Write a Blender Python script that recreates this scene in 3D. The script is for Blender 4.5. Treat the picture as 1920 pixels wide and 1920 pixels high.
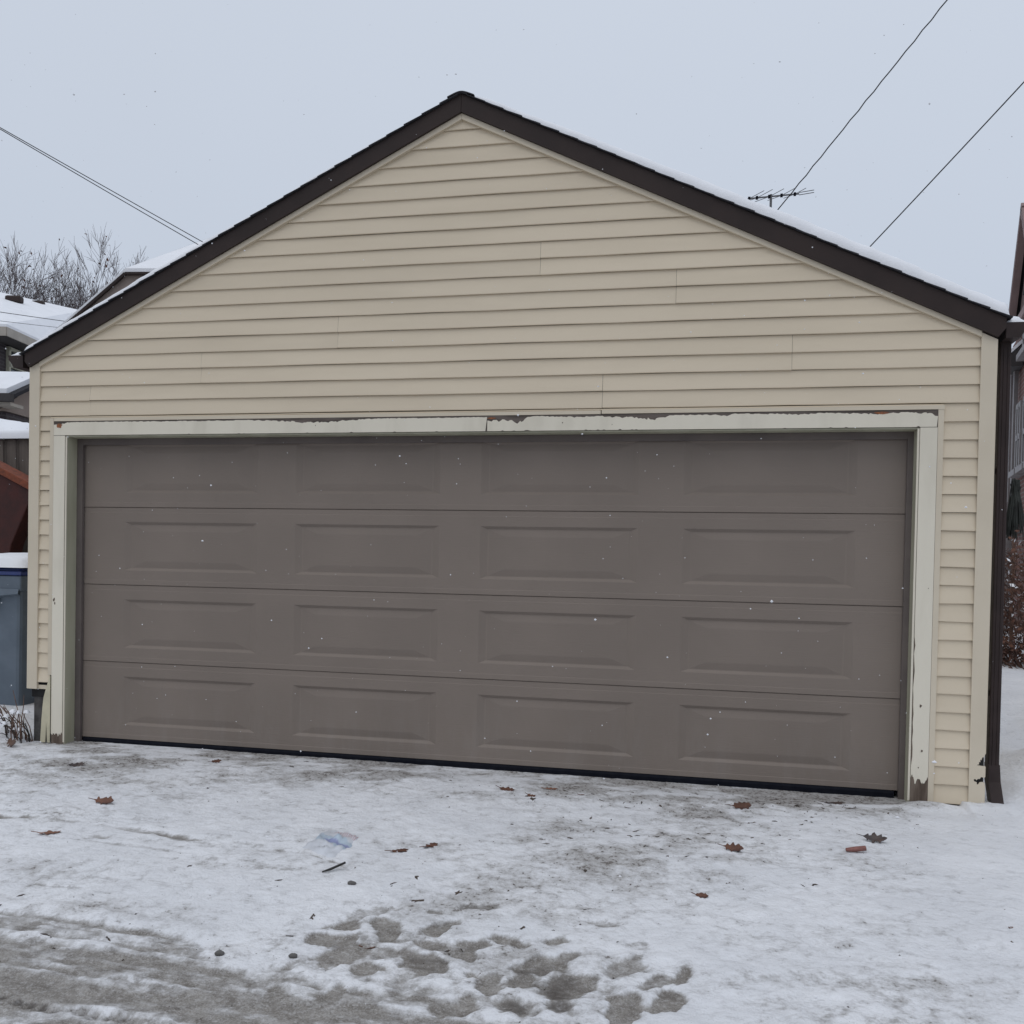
import bpy, math, random
import numpy as np
from mathutils import Vector, Matrix

# ------------------------------------------------------------------ camera, sky, sun, exposure
S = bpy.context.scene
C = S.collection
for o in list(bpy.data.objects):
    bpy.data.objects.remove(o)

YAW, PITCH, ROLL = -0.21006544, -0.01920854, 0.01943432
FPX, CYPX = 1748.39, 1080.44
cd = bpy.data.cameras.new('camera')
cam = bpy.data.objects.new('camera', cd); C.objects.link(cam); S.camera = cam
fw = Vector((math.sin(YAW)*math.cos(PITCH), math.cos(YAW)*math.cos(PITCH), math.sin(PITCH)))
r0 = Vector((math.cos(YAW), -math.sin(YAW), 0)); u0 = r0.cross(fw)
rt = r0*math.cos(ROLL) + u0*math.sin(ROLL); up = -r0*math.sin(ROLL) + u0*math.cos(ROLL)
M = Matrix((rt, up, -fw)).transposed().to_4x4(); M.translation = Vector((1.59877, -5.61658, 1.32306))
cam.matrix_world = M
cd.sensor_fit = 'HORIZONTAL'; cd.sensor_width = 36; cd.lens = FPX/1920*36
cd.shift_y = (CYPX-960)/1920; cd.clip_start = .05; cd.clip_end = 2000

SUN_EL, SUN_AZ = math.radians(60), math.radians(198)     # azimuth clockwise from +Y
W = bpy.data.worlds.new('World'); S.world = W; W.use_nodes = True
nt = W.node_tree; nt.nodes.clear()
out = nt.nodes.new('ShaderNodeOutputWorld'); bg = nt.nodes.new('ShaderNodeBackground')
sky = nt.nodes.new('ShaderNodeTexSky'); sky.sky_type = 'NISHITA'; sky.sun_disc = False
sky.sun_elevation = SUN_EL; sky.sun_rotation = SUN_AZ; sky.dust_density = 4; sky.air_density = 1
scl = nt.nodes.new('ShaderNodeVectorMath'); scl.operation = 'SCALE'; scl.inputs['Scale'].default_value = .1
nt.links.new(sky.outputs[0], scl.inputs[0])
tc = nt.nodes.new('ShaderNodeTexCoord'); sp = nt.nodes.new('ShaderNodeSeparateXYZ')
nt.links.new(tc.outputs['Generated'], sp.inputs[0])
ramp = nt.nodes.new('ShaderNodeValToRGB')                 # overcast: a little brighter overhead than at the horizon
ramp.color_ramp.elements[0].position = 0.0; ramp.color_ramp.elements[0].color = (.50, .55, .655, 1)
ramp.color_ramp.elements[1].position = 1.0; ramp.color_ramp.elements[1].color = (.80, .86, .96, 1)
e = ramp.color_ramp.elements.new(.28); e.color = (.575, .635, .735, 1)
e = ramp.color_ramp.elements.new(.55); e.color = (.62, .678, .775, 1)
nt.links.new(sp.outputs[2], ramp.inputs[0])
cn = nt.nodes.new('ShaderNodeTexNoise'); cn.inputs['Scale'].default_value = 1.3; cn.inputs['Detail'].default_value = 3
nt.links.new(tc.outputs['Generated'], cn.inputs['Vector'])
mr = nt.nodes.new('ShaderNodeMapRange'); mr.inputs[3].default_value = .95; mr.inputs[4].default_value = 1.05
nt.links.new(cn.outputs[0], mr.inputs[0])
cm = nt.nodes.new('ShaderNodeVectorMath'); cm.operation = 'SCALE'
nt.links.new(ramp.outputs[0], cm.inputs[0]); nt.links.new(mr.outputs[0], cm.inputs['Scale'])
mx = nt.nodes.new('ShaderNodeMix'); mx.data_type = 'RGBA'; mx.inputs[0].default_value = .94   # cloud deck over the blue
nt.links.new(scl.outputs[0], mx.inputs[6]); nt.links.new(cm.outputs[0], mx.inputs[7])
nt.links.new(mx.outputs[2], bg.inputs[0]); bg.inputs[1].default_value = 1.0
nt.links.new(bg.outputs[0], out.inputs[0])

sd = bpy.data.lights.new('sun', 'SUN'); sd.energy = .5; sd.angle = math.radians(40); sd.color = (1, .96, .9)
sun = bpy.data.objects.new('sun', sd); C.objects.link(sun)
sdir = Vector((math.sin(SUN_AZ)*math.cos(SUN_EL), math.cos(SUN_AZ)*math.cos(SUN_EL), math.sin(SUN_EL)))
sun.rotation_euler = (-sdir).to_track_quat('-Z', 'Y').to_euler(); sun.location = sdir*30

S.view_settings.view_transform = 'Standard'; S.view_settings.look = 'None'
S.view_settings.exposure = 0; S.view_settings.gamma = 1; S.view_settings.use_curve_mapping = False
S.render.engine = 'CYCLES'; S.cycles.max_bounces = 5; S.cycles.diffuse_bounces = 3; S.cycles.glossy_bounces = 2; S.cycles.caustics_reflective = False; S.cycles.caustics_refractive = False; S.render.resolution_x = S.render.resolution_y = 1024

# ------------------------------------------------------------------ materials
def nodes(name):
    m = bpy.data.materials.new(name); m.use_nodes = True
    n = m.node_tree; b = n.nodes['Principled BSDF']
    return m, n, b
def nd(n, t, **kw):
    x = n.nodes.new(t)
    for k, v in kw.items():
        if k.startswith('_'): setattr(x, k[1:], v)
        else: x.inputs[k.replace('__', ' ')].default_value = v
    return x
def coords(n, scale=(1, 1, 1), kind='Object'):
    t = n.nodes.new('ShaderNodeTexCoord'); mp = n.nodes.new('ShaderNodeMapping')
    mp.inputs['Scale'].default_value = scale
    n.links.new(t.outputs[kind], mp.inputs[0]); return mp.outputs[0]
def mixc(n, fac, a, b):
    x = n.nodes.new('ShaderNodeMix'); x.data_type = 'RGBA'
    for i, v in ((0, fac), (6, a), (7, b)):
        if hasattr(v, 'is_linked') or hasattr(v, 'links'): n.links.new(v, x.inputs[i])
        else: x.inputs[i].default_value = v if i == 0 else (*v[:3], 1)
    return x.outputs[2]
def rng(n, v, a, b, c=0., d=1., smooth=True):
    x = n.nodes.new('ShaderNodeMapRange'); x.interpolation_type = 'SMOOTHSTEP' if smooth else 'LINEAR'
    n.links.new(v, x.inputs[0])
    for i, k in zip((1, 2, 3, 4), (a, b, c, d)): x.inputs[i].default_value = k
    return x.outputs[0]
def math2(n, op, a, b):
    x = n.nodes.new('ShaderNodeMath'); x.operation = op
    for i, v in enumerate((a, b)):
        if isinstance(v, (int, float)): x.inputs[i].default_value = v
        else: n.links.new(v, x.inputs[i])
    return x.outputs[0]
def bump(n, b, h, strength, dist=.01):
    x = nd(n, 'ShaderNodeBump', Strength=strength, Distance=dist)
    n.links.new(h, x.inputs['Height']); n.links.new(x.outputs[0], b.inputs['Normal'])
def surf(name, col, col2=None, scale=4., rough=.6, bscale=40., bstr=.15, bdist=.004, stretch=(1, 1, 1), spec=.4, vary=0., lo=.35, hi=.68, detail=3):
    """plain surface: two colours mixed by noise, fine relief, slight difference from object to object"""
    m, n, b = nodes(name)
    v = coords(n, stretch)
    nz = nd(n, 'ShaderNodeTexNoise', Scale=scale, Detail=detail, Roughness=.6); n.links.new(v, nz.inputs['Vector'])
    c = mixc(n, rng(n, nz.outputs[0], lo, hi), col, col2 or tuple(k*.85 for k in col))
    if vary:
        oi = n.nodes.new('ShaderNodeObjectInfo')
        hs = n.nodes.new('ShaderNodeHueSaturation'); n.links.new(rng(n, oi.outputs['Random'], 0, 1, 1-vary, 1+vary, False), hs.inputs['Value'])
        n.links.new(c, hs.inputs['Color']); c = hs.outputs[0]
    n.links.new(c, b.inputs['Base Color'])
    b.inputs['Roughness'].default_value = rough; b.inputs['Specular IOR Level'].default_value = spec
    if bstr:
        bz = nd(n, 'ShaderNodeTexNoise', Scale=bscale, Detail=2.); n.links.new(v, bz.inputs['Vector'])
        bump(n, b, bz.outputs[0], bstr, bdist)
    return m
MT = {}
MT['siding'] = surf('vinyl_siding', (.685, .588, .447), (.645, .552, .417), .8, .6, 30, .10, .003, (1, 1, 6), .35, .025)
MT['trim'] = surf('cream_trim', (.64, .562, .438), (.605, .528, .408), 2, .55, 30, .06, .002, spec=.35, vary=.02)
MT['paint'] = surf('old_white_paint', (.745, .69, .57), (.645, .595, .485), 5, .55, 60, .25, .002, (1, 1, .25), .35, lo=.45, hi=.8)
MT['barewood'] = surf('bare_weathered_wood', (.15, .125, .11), (.085, .07, .06), 30, .85, 90, .5, .003, (.15, 1, 1), .2)
MT['barewoodv'] = surf('bare_weathered_wood_upright', (.19, .15, .12), (.09, .065, .05), 25, .85, 90, .5, .003, (1, 1, .12), .2)
MT['rust'] = surf('rust_stain', (.32, .12, .05), (.18, .08, .05), 60, .9, 60, .3)
MT['jamb'] = surf('jamb_paint', (.46, .445, .335), (.37, .355, .26), 6, .6, 60, .2, .002, (1, 1, .2), .3)
MT['stop'] = surf('brown_stop', (.155, .130, .118), (.125, .105, .098), 3, .6, 40, .1, .002, spec=.3)
MT['fascia'] = surf('brown_metal_fascia', (.040, .028, .025), (.032, .023, .021), 3, .55, 25, .08, .003, spec=.2)
MT['gutter'] = surf('brown_gutter', (.042, .029, .027), (.033, .023, .021), 6, .5, 30, .1, .002, spec=.22)
MT['shingle'] = surf('dark_shingle', (.028, .028, .034), (.045, .043, .045), 60, .9, 120, .5, .003, spec=.2, vary=.15)
MT['black'] = surf('black_rubber', (.006, .007, .012), (.010, .011, .016), 20, .8, 40, .1, .003, spec=.1)
MT['dark'] = surf('black_sheathing', (.012, .012, .012), (.02, .02, .02), 10, .9)
MT['concrete'] = surf('old_concrete', (.10, .095, .09), (.05, .047, .045), 14, .9, 40, .6, .01)
MT['tear'] = surf('torn_vinyl', (.58, .53, .38), (.50, .46, .33), 8, .55, 30, .1, .002)
MT['leaf'] = surf('oak_leaf', (.15, .068, .042), (.08, .036, .026), 30, .7, 60, .4, .002, vary=.35)
MT['leafo'] = surf('orange_oak_leaf', (.25, .115, .07), (.16, .075, .05), 30, .7, 60, .4, .002)
MT['leafd'] = surf('wet_dark_leaf', (.055, .045, .045), (.09, .06, .05), 30, .5, 60, .4, .002)
MT['stem'] = surf('dry_stem', (.16, .095, .065), (.09, .055, .045), 20, .8, 60, .3, vary=.2)
MT['twigd'] = surf('dark_twig', (.03, .027, .025), None, 20, .8)
MT['pinkstub'] = surf('red_brown_stub', (.27, .12, .10), (.16, .07, .06), 30, .7)
MT['bark'] = surf('grey_bark', (.085, .07, .068), (.05, .042, .045), 8, .9, 30, .4, .01, vary=.1)
MT['twig'] = surf('fine_twig', (.17, .14, .14), (.12, .10, .10), 3, .9, bstr=0, vary=.1)
MT['deadleaf'] = surf('clinging_dead_leaf', (.12, .05, .035), (.08, .04, .03), 3, .8, bstr=0)
MT['bin'] = surf('blue_grey_plastic', (.125, .155, .19), (.10, .127, .158), 4, .5, 60, .08, .002)
MT['lid'] = surf('navy_plastic', (.028, .045, .16), (.02, .032, .12), 4, .45, 60, .08, .002)
MT['red'] = surf('dark_red_paint', (.055, .012, .009), (.035, .010, .008), 6, .7, 40, .3)
MT['rim'] = surf('rust_orange_rim', (.20, .052, .022), (.12, .035, .018), 20, .75, 60, .4)
MT['fence'] = surf('weathered_fence', (.15, .125, .108), (.065, .053, .047), 16, .9, 60, .7, .006, (1, 1, .07), .2, .18)
MT['eave'] = surf('cream_eave', (.42, .38, .33), None, 3, .6)
MT['brown_wall'] = surf('tan_gable', (.30, .245, .215), (.27, .22, .19), 3, .8, 20, .2)
MT['mauve'] = surf('mauve_stucco', (.14, .095, .085), (.115, .08, .073), 3, .85, 30, .2)
MT['mauve2'] = surf('mauve_rake', (.27, .19, .18), None, 3, .7)
MT['soffit'] = surf('dark_soffit', (.05, .045, .045), None, 3, .8)
MT['frame'] = surf('grey_white_frame', (.25, .235, .235), None, 8, .6)
MT['frame_y'] = surf('cream_window_frame', (.45, .44, .34), None, 8, .6)
MT['cable'] = surf('black_cable', (.03, .03, .032), None, 8, .6, bstr=0)
MT['metal'] = surf('dull_aluminium', (.13, .13, .135), None, 8, .5, bstr=0)
MT['grass'] = surf('dark_dry_plant', (.045, .050, .045), (.025, .026, .024), 6, .9, bstr=0)
MT['bush'] = surf('russet_twigs', (.13, .07, .05), (.06, .036, .03), 4, .9, bstr=0)
MT['bushleaf'] = surf('russet_leaves', (.14, .065, .04), (.07, .035, .028), 4, .85, bstr=0)
MT['crumb'] = surf('bark_crumb', (.095, .07, .055), (.04, .034, .03), 14, .85, bstr=0)
MT['pebble'] = surf('pebble', (.13, .125, .12), (.08, .075, .07), 12, .8)

def glass():
    m, n, b = nodes('window_glass')
    b.inputs['Base Color'].default_value = (.035, .045, .055, 1); b.inputs['Roughness'].default_value = .08
    b.inputs['Specular IOR Level'].default_value = .6
    return m
MT['glass'] = glass()

def snow_mat(name='clean_snow', tint=(.82, .83, .86)):
    m, n, b = nodes(name); v = coords(n)
    z = nd(n, 'ShaderNodeTexNoise', Scale=3., Detail=5.); n.links.new(v, z.inputs['Vector'])
    n.links.new(mixc(n, rng(n, z.outputs[0], .3, .7), tint, tuple(k*.95 for k in tint)), b.inputs['Base Color'])
    b.inputs['Roughness'].default_value = .75; b.inputs['Specular IOR Level'].default_value = .25
    z2 = nd(n, 'ShaderNodeTexNoise', Scale=55., Detail=5.); n.links.new(v, z2.inputs['Vector'])
    bump(n, b, z2.outputs[0], .25, .008)
    return m
MT['snow'] = snow_mat()

def brick(name, c1, c2, mortar, sc):
    m, n, b = nodes(name); v = coords(n, kind='Generated')
    t = n.nodes.new('ShaderNodeTexCoord'); s = n.nodes.new('ShaderNodeSeparateXYZ'); cmb = n.nodes.new('ShaderNodeCombineXYZ')
    n.links.new(t.outputs['Object'], s.inputs[0])
    n.links.new(math2(n, 'ADD', s.outputs[0], s.outputs[1]), cmb.inputs[0]); n.links.new(s.outputs[2], cmb.inputs[1])
    bt = n.nodes.new('ShaderNodeTexBrick'); n.links.new(cmb.outputs[0], bt.inputs['Vector'])
    bt.inputs['Color1'].default_value = (*c1, 1); bt.inputs['Color2'].default_value = (*c2, 1); bt.inputs['Mortar'].default_value = (*mortar, 1)
    bt.inputs['Scale'].default_value = sc; bt.inputs['Mortar Size'].default_value = .012; bt.inputs['Brick Width'].default_value = .22; bt.inputs['Row Height'].default_value = .075
    n.links.new(bt.outputs[0], b.inputs['Base Color']); b.inputs['Roughness'].default_value = .9
    bump(n, b, bt.outputs['Fac'], -.4, .01)
    return m
MT['brick_dark'] = brick('dark_brown_brick', (.040, .032, .038), (.055, .042, .045), (.075, .068, .07), 1)
MT['brick_red'] = brick('red_brick', (.17, .065, .048), (.12, .048, .038), (.18, .15, .135), 1)

def door_mat():
    m, n, b = nodes('taupe_steel_door')
    v = coords(n, (1, 1, 1)); g = coords(n, (2.2, 1, 38))
    z = nd(n, 'ShaderNodeTexNoise', Scale=1.6, Detail=4.); n.links.new(v, z.inputs['Vector'])
    n.links.new(mixc(n, rng(n, z.outputs[0], .3, .72), (.232, .192, .162), (.212, .176, .149)), b.inputs['Base Color'])
    gp = n.nodes.new('ShaderNodeNewGeometry'); sz = n.nodes.new('ShaderNodeSeparateXYZ'); n.links.new(gp.outputs['Position'], sz.inputs[0])
    mpp = n.nodes.new('ShaderNodeMapping'); mpp.inputs['Scale'].default_value = (5, 1, 1.2); n.links.new(gp.outputs['Position'], mpp.inputs[0])
    sn_ = nd(n, 'ShaderNodeTexNoise', Scale=2.2, Detail=7., Roughness=.7); n.links.new(mpp.outputs[0], sn_.inputs['Vector'])
    film = math2(n, 'MULTIPLY', rng(n, sz.outputs[2], .55, .02), rng(n, sn_.outputs[0], .42, .72, 0., .20))
    old = b.inputs['Base Color'].links[0].from_socket
    n.links.new(mixc(n, film, old, (.30, .275, .255)), b.inputs['Base Color'])
    st_ = rng(n, sn_.outputs[0], .60, .80, 0., .16)
    old = b.inputs['Base Color'].links[0].from_socket
    n.links.new(mixc(n, st_, old, (.13, .11, .10)), b.inputs['Base Color'])
    b.inputs['Specular IOR Level'].default_value = .25
    n.links.new(rng(n, z.outputs[0], .3, .7, .52, .62), b.inputs['Roughness'])
    w = nd(n, 'ShaderNodeTexNoise', Scale=6., Detail=6., Distortion=.4); n.links.new(g, w.inputs['Vector'])
    bump(n, b, w.outputs[0], .42, .002)
    return m
MT['door'] = door_mat()

def ground_mat():
    m, n, b = nodes('trodden_snow')
    v = coords(n)
    aS = n.nodes.new('ShaderNodeAttribute'); aS.attribute_name = 'slush'
    aD = n.nodes.new('ShaderNodeAttribute'); aD.attribute_name = 'dirt'
    def noise(sc, det=6., ro=.6, st=None):
        z = nd(n, 'ShaderNodeTexNoise', Scale=sc, Detail=det, Roughness=ro)
        n.links.new(st if st else v, z.inputs['Vector']); return z.outputs[0]
    n1, n2, n3, n4 = noise(2.2, 4.), noise(14., 5., .68), noise(60., 4., .62), noise(170., 2.)
    dA, sA = aD.outputs['Fac'], aS.outputs['Fac']
    snow = mixc(n, rng(n, n1, .3, .7), (.82, .828, .853), (.735, .745, .772))
    snow = mixc(n, math2(n, 'MULTIPLY', rng(n, n2, .50, .72), .40), snow, (.52, .525, .545))
    # thin grey veil, then grit sitting in dirty places
    veil = rng(n, math2(n, 'ADD', dA, math2(n, 'ADD', math2(n, 'MULTIPLY', math2(n, 'SUBTRACT', n2, .5), 1.5), math2(n, 'MULTIPLY', math2(n, 'SUBTRACT', n3, .5), .7))), .12, .95, 0., .82)
    c = mixc(n, veil, snow, (.34, .325, .31))
    th = math2(n, 'ADD', math2(n, 'MULTIPLY', n2, .45), math2(n, 'MULTIPLY', n3, .55))
    grit = rng(n, math2(n, 'SUBTRACT', th, math2(n, 'SUBTRACT', .655, math2(n, 'MULTIPLY', dA, .15))), 0., .045)
    c = mixc(n, math2(n, 'MULTIPLY', grit, .80), c, (.13, .112, .10))
    speck = rng(n, math2(n, 'ADD', n4, math2(n, 'MULTIPLY', dA, .10)), .72, .78)
    c = mixc(n, math2(n, 'MULTIPLY', speck, .55), c, (.11, .095, .085))
    # slush and ice
    sl = mixc(n, rng(n, n2, .34, .68), (.315, .295, .272), (.185, .168, .150))
    sl = mixc(n, math2(n, 'MULTIPLY', rng(n, n3, .48, .70), .55), sl, (.49, .48, .475))
    sl = mixc(n, math2(n, 'MULTIPLY', rng(n, n4, .52, .70), .55), sl, (.11, .10, .09))
    sl = mixc(n, math2(n, 'MULTIPLY', rng(n, n4, .46, .30), .5), sl, (.50, .49, .48))
    sl = mixc(n, math2(n, 'MULTIPLY', rng(n, dA, .35, .95), .85), sl, (.075, .064, .056))
    sm = rng(n, math2(n, 'ADD', sA, math2(n, 'ADD', math2(n, 'MULTIPLY', math2(n, 'SUBTRACT', n3, .5), .55), math2(n, 'MULTIPLY', math2(n, 'SUBTRACT', n2, .5), .7))), .20, .78)
    c = mixc(n, sm, c, sl)
    n.links.new(c, b.inputs['Base Color'])
    n.links.new(rng(n, sm, 0, 1, .72, .48, False), b.inputs['Roughness'])
    b.inputs['Specular IOR Level'].default_value = .35
    h = noise(34., 5., .65)
    bump(n, b, h, .75, .018)
    return m
MT['ground'] = ground_mat()

# ------------------------------------------------------------------ mesh helpers
WL = {}
class MB:
    def __init__(s): s.v = []; s.f = []
    def add(s, v, f):
        k = len(s.v); s.v += [tuple(p) for p in v]; s.f += [tuple(i+k for i in q) for q in f]; return s
    def box(s, x0, x1, y0, y1, z0, z1):
        return s.add([(x, y, z) for x in (x0, x1) for y in (y0, y1) for z in (z0, z1)],
                     [(0, 1, 3, 2), (4, 6, 7, 5), (0, 4, 5, 1), (2, 3, 7, 6), (0, 2, 6, 4), (1, 5, 7, 3)])
    def prism(s, poly, a, b, axis='y'):
        n = len(poly)
        mk = {'y': lambda p, q: (p[0], q, p[1]), 'x': lambda p, q: (q, p[0], p[1]), 'z': lambda p, q: (p[0], p[1], q)}[axis]
        return s.add([mk(p, a) for p in poly]+[mk(p, b) for p in poly],
                     [tuple(range(n)), tuple(range(2*n-1, n-1, -1))]+[(i, i+n, (i+1) % n+n, (i+1) % n) for i in range(n)])
    def obox(s, c, ax, ay, az):
        """oriented box: centre and three half-axis vectors"""
        c, ax, ay, az = map(Vector, (c, ax, ay, az))
        return s.add([c+i*ax+j*ay+k*az for i in (-1, 1) for j in (-1, 1) for k in (-1, 1)],
                     [(0, 1, 3, 2), (4, 6, 7, 5), (0, 4, 5, 1), (2, 3, 7, 6), (0, 2, 6, 4), (1, 5, 7, 3)])
    def tube(s, pts, rad, n=6, cap=True):
        pts = [Vector(p) for p in pts]; rad = rad if hasattr(rad, '__len__') else [rad]*len(pts)
        k = len(s.v); a = None
        for i, p in enumerate(pts):
            d = (pts[min(i+1, len(pts)-1)]-pts[max(i-1, 0)]).normalized()
            if a is None: a = d.orthogonal().normalized()
            else: a = (a-d*a.dot(d)).normalized()
            b = d.cross(a)
            for j in range(n):
                t = 2*math.pi*j/n; q = p+(a*math.cos(t)+b*math.sin(t))*rad[i]; s.v.append(tuple(q))
        for i in range(len(pts)-1):
            for j in range(n):
                s.f.append((k+i*n+j, k+i*n+(j+1) % n, k+(i+1)*n+(j+1) % n, k+(i+1)*n+j))
        if cap and n > 2:
            s.f.append(tuple(k+j for j in range(n))[::-1]); e = k+(len(pts)-1)*n; s.f.append(tuple(e+j for j in range(n)))
        return s
    def grid(s, P):
        """P[i][j] points -> quads"""
        k = len(s.v); a, b = len(P), len(P[0])
        for r in P: s.v += [tuple(p) for p in r]
        for i in range(a-1):
            for j in range(b-1): s.f.append((k+i*b+j, k+(i+1)*b+j, k+(i+1)*b+j+1, k+i*b+j+1))
        return s
    def build(s, name, mat, parent=None, origin=None, smooth=False, bevel=0):
        L = WL.get(parent.name, Vector()) if parent else Vector(origin or (0, 0, 0))
        me = bpy.data.meshes.new(name)
        me.from_pydata([(p[0]-L[0], p[1]-L[1], p[2]-L[2]) for p in s.v], [], s.f); me.update()
        import bmesh
        bm = bmesh.new(); bm.from_mesh(me); bmesh.ops.recalc_face_normals(bm, faces=bm.faces); bm.to_mesh(me); bm.free()
        me.materials.append(MT[mat] if isinstance(mat, str) else mat)
        if smooth: me.polygons.foreach_set('use_smooth', [True]*len(me.polygons))
        o = bpy.data.objects.new(name, me); C.objects.link(o)
        if parent: o.parent = parent
        else: o.location = L
        WL[o.name] = L
        if bevel:
            bv = o.modifiers.new('edge', 'BEVEL'); bv.width = bevel; bv.segments = 2; bv.limit_method = 'ANGLE'
        return o
def thing(name, label, cat, loc=(0, 0, 0), group=None):
    o = bpy.data.objects.new(name, None); C.objects.link(o); o.location = loc; o.empty_display_size = .2
    WL[o.name] = Vector(loc); return tag(o, label, cat, group)
def tag(o, label, cat, group=None):
    o['label'] = label; o['category'] = cat
    if group: o['group'] = group
    return o
def copy_to(o, parent, dloc):
    c = o.copy(); C.objects.link(c); c.parent = parent; c.location = o.location+Vector(dloc); WL[c.name] = WL.get(o.name, Vector()); return c

# lattice noise for heights and outlines
class Noise:
    def __init__(s, seed): s.t = np.random.RandomState(seed).rand(256, 256)
    def __call__(s, x, y):
        x = np.asarray(x, float); y = np.asarray(y, float)
        xi = np.floor(x).astype(int); yi = np.floor(y).astype(int); u = x-xi; v = y-yi
        u = u*u*(3-2*u); v = v*v*(3-2*v); t = s.t
        g = lambda a, b: t[a % 256, b % 256]
        return (g(xi, yi)*(1-u)+g(xi+1, yi)*u)*(1-v)+(g(xi, yi+1)*(1-u)+g(xi+1, yi+1)*u)*v
    def fbm(s, x, y, o=4):
        r = 0; a = .5
        for i in range(o): r = r+a*(s(x, y)-.5); x = x*2.03+17.1; y = y*2.03+9.7; a *= .55
        return r
NZ = Noise(5); NZ2 = Noise(11)
sst = lambda a, b, x: (lambda t: t*t*(3-2*t))(np.clip((x-a)/(b-a), 0, 1))

# ------------------------------------------------------------------ ground: one sheet of snow, trodden and driven on
FOOT = [[0.36, -2.51, 12.82, 5.13, 5.56, -20.0], [0.51, -2.53, 19.41, 7.06, 3.19, -11.47], [0.34, -2.65, 11.69, 4.57, 1.73, -16.68], [0.46, -2.73, 6.75, 3.49, 10.93, -11.19], [0.56, -2.83, 14.65, 5.29, 4.63, -19.69], [0.71, -2.74, 11.17, 2.65, -2.13, -14.31], [0.67, -2.47, 19.78, 5.71, 5.71, -20.57], [0.71, -2.4, 17.04, 7.51, 27.11, -17.49], [0.69, -2.58, 16.5, 5.11, 6.77, -24.36], [0.83, -2.54, 12.97, 3.32, 6.7, -24.13], [0.94, -2.48, 16.93, 2.58, -2.93, -21.01], [0.81, -2.63, 22.1, 6.08, 6.91, -29.35], [0.89, -2.77, 27.89, 4.56, -3.24, -25.68], [1.1, -2.65, 11.4, 2.05, 4.21, -14.33], [1.17, -2.54, 19.49, 5.15, 14.53, -15.62], [1.07, -2.78, 18.06, 3.51, 4.42, -17.66], [1.2, -2.78, 8.84, 1.96, 9.5, -13.88], [1.35, -2.59, 15.86, 3.78, 14.82, -12.71], [1.1, -2.43, 18.91, 3.36, 7.35, -26.47], [1.45, -2.69, 15.78, 2.62, 11.75, -16.79], [1.53, -2.63, 27.54, -3.37, -8.88, -14.78], [1.48, -2.81, 13.95, 2.55, 14.38, -15.87], [1.37, -2.87, 14.98, 5.69, 17.9, -10.3], [0.97, -2.82, 21.33, 5.49, 2.88, -12.25], [1.06, -2.96, 15.29, 2.96, 3.85, -15.38], [0.91, -3.0, 12.99, 3.35, 4.02, -15.09], [1.17, -2.9, 19.28, 3.51, 5.57, -22.3], [0.52, -2.99, 13.91, 7.48, 11.15, -15.64], [0.34, -3.06, 25.16, 12.99, 4.2, -16.81]]
FOOT2 = [[0.63, -2.31, 18.76, 5.63, 8.13, -30.89], [1.24, -2.23, 16.5, 0.84, -5.62, -28.25], [1.41, -2.42, 21.94, 0.7, 1.78, -28.18], [0.41, -2.38, 8.18, 3.55, 15.24, -20.07], [0.77, -2.2, 9.88, 2.47, 5.94, -22.55]]
TREAD = [[-0.41, -3.26, 45.9, 54.44, 115.22, -25.73], [-0.35, -3.27, 48.95, 57.35, 114.65, -31.44], [-0.31, -3.27, 49.35, 53.87, 123.87, -27.17], [-0.27, -3.27, 49.26, 55.79, 115.38, -35.09], [-0.22, -3.28, 46.58, 51.88, 118.26, -37.12], [-0.18, -3.27, 49.58, 54.21, 116.12, -38.79], [-0.13, -3.28, 52.97, 54.89, 124.07, -37.2], [-0.09, -3.28, 49.74, 52.5, 126.27, -35.57], [-0.04, -3.28, 47.36, 48.98, 120.23, -44.5], [0.0, -3.28, 53.71, 51.46, 125.8, -45.24], [-0.45, -3.26, 49.05, 56.86, 112.93, -22.84], [-0.5, -3.25, 45.97, 54.2, 114.17, -21.78]]
DIRT = [[-1.84, -0.24, 0.74, 0.48, 0.41, -1.32, 0.6], [-0.43, -0.13, 0.96, 0.36, 0.52, -1.62, 0.5], [1.08, -0.24, 1.08, 0.11, 0.58, -1.92, 0.55], [2.26, -0.17, 1.82, -0.21, 1.15, -3.83, 1.0], [1.3, -1.23, 1.57, 0.11, 0.37, -1.31, 0.45], [1.67, -0.85, 2.48, -0.03, 0.45, -1.74, 0.5], [0.58, -2.25, 2.32, 0.71, 1.12, -4.46, 0.4], [0.95, -2.04, 2.28, 0.44, 0.67, -2.8, 0.35], [-2.29, -0.85, 2.29, 1.87, 0.54, -1.75, 0.4], [-0.38, -2.51, 1.5, 0.96, 1.6, -6.07, 0.35], [2.22, -2.55, 3.07, -0.55, 1.26, -5.35, 0.3], [1.91, -2.51, 5.99, -0.44, 1.46, -6.2, 0.3], [-0.95, -2.3, 1.95, 1.52, 1.06, -3.72, 0.25]]
EDGE = [(-9, -2.6), (-2.386, -2.696), (-0.892, -2.718), (-0.672, -2.716), (-0.45, -2.727), (-0.232, -2.741), (-0.089, -2.759), (0.027, -2.839), (0.129, -2.887), (0.253, -2.911), (0.339, -2.861), (0.474, -2.923), (0.615, -2.924), (0.82, -2.871), (0.94, -2.877), (1.111, -2.904), (1.274, -2.929), (1.358, -2.988), (1.581, -3.036), (2.442, -3.03), (9, -3.1)]
T1 = [(-3.2, -1.66), (-2.114, -1.661), (-1.804, -1.662), (-1.651, -1.627), (-1.364, -1.651), (-1.053, -1.683), (-0.797, -1.733), (-0.607, -1.78)]
T1B = [(-1.145, -1.831), (-0.821, -1.824), (-0.544, -1.843)]
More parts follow.
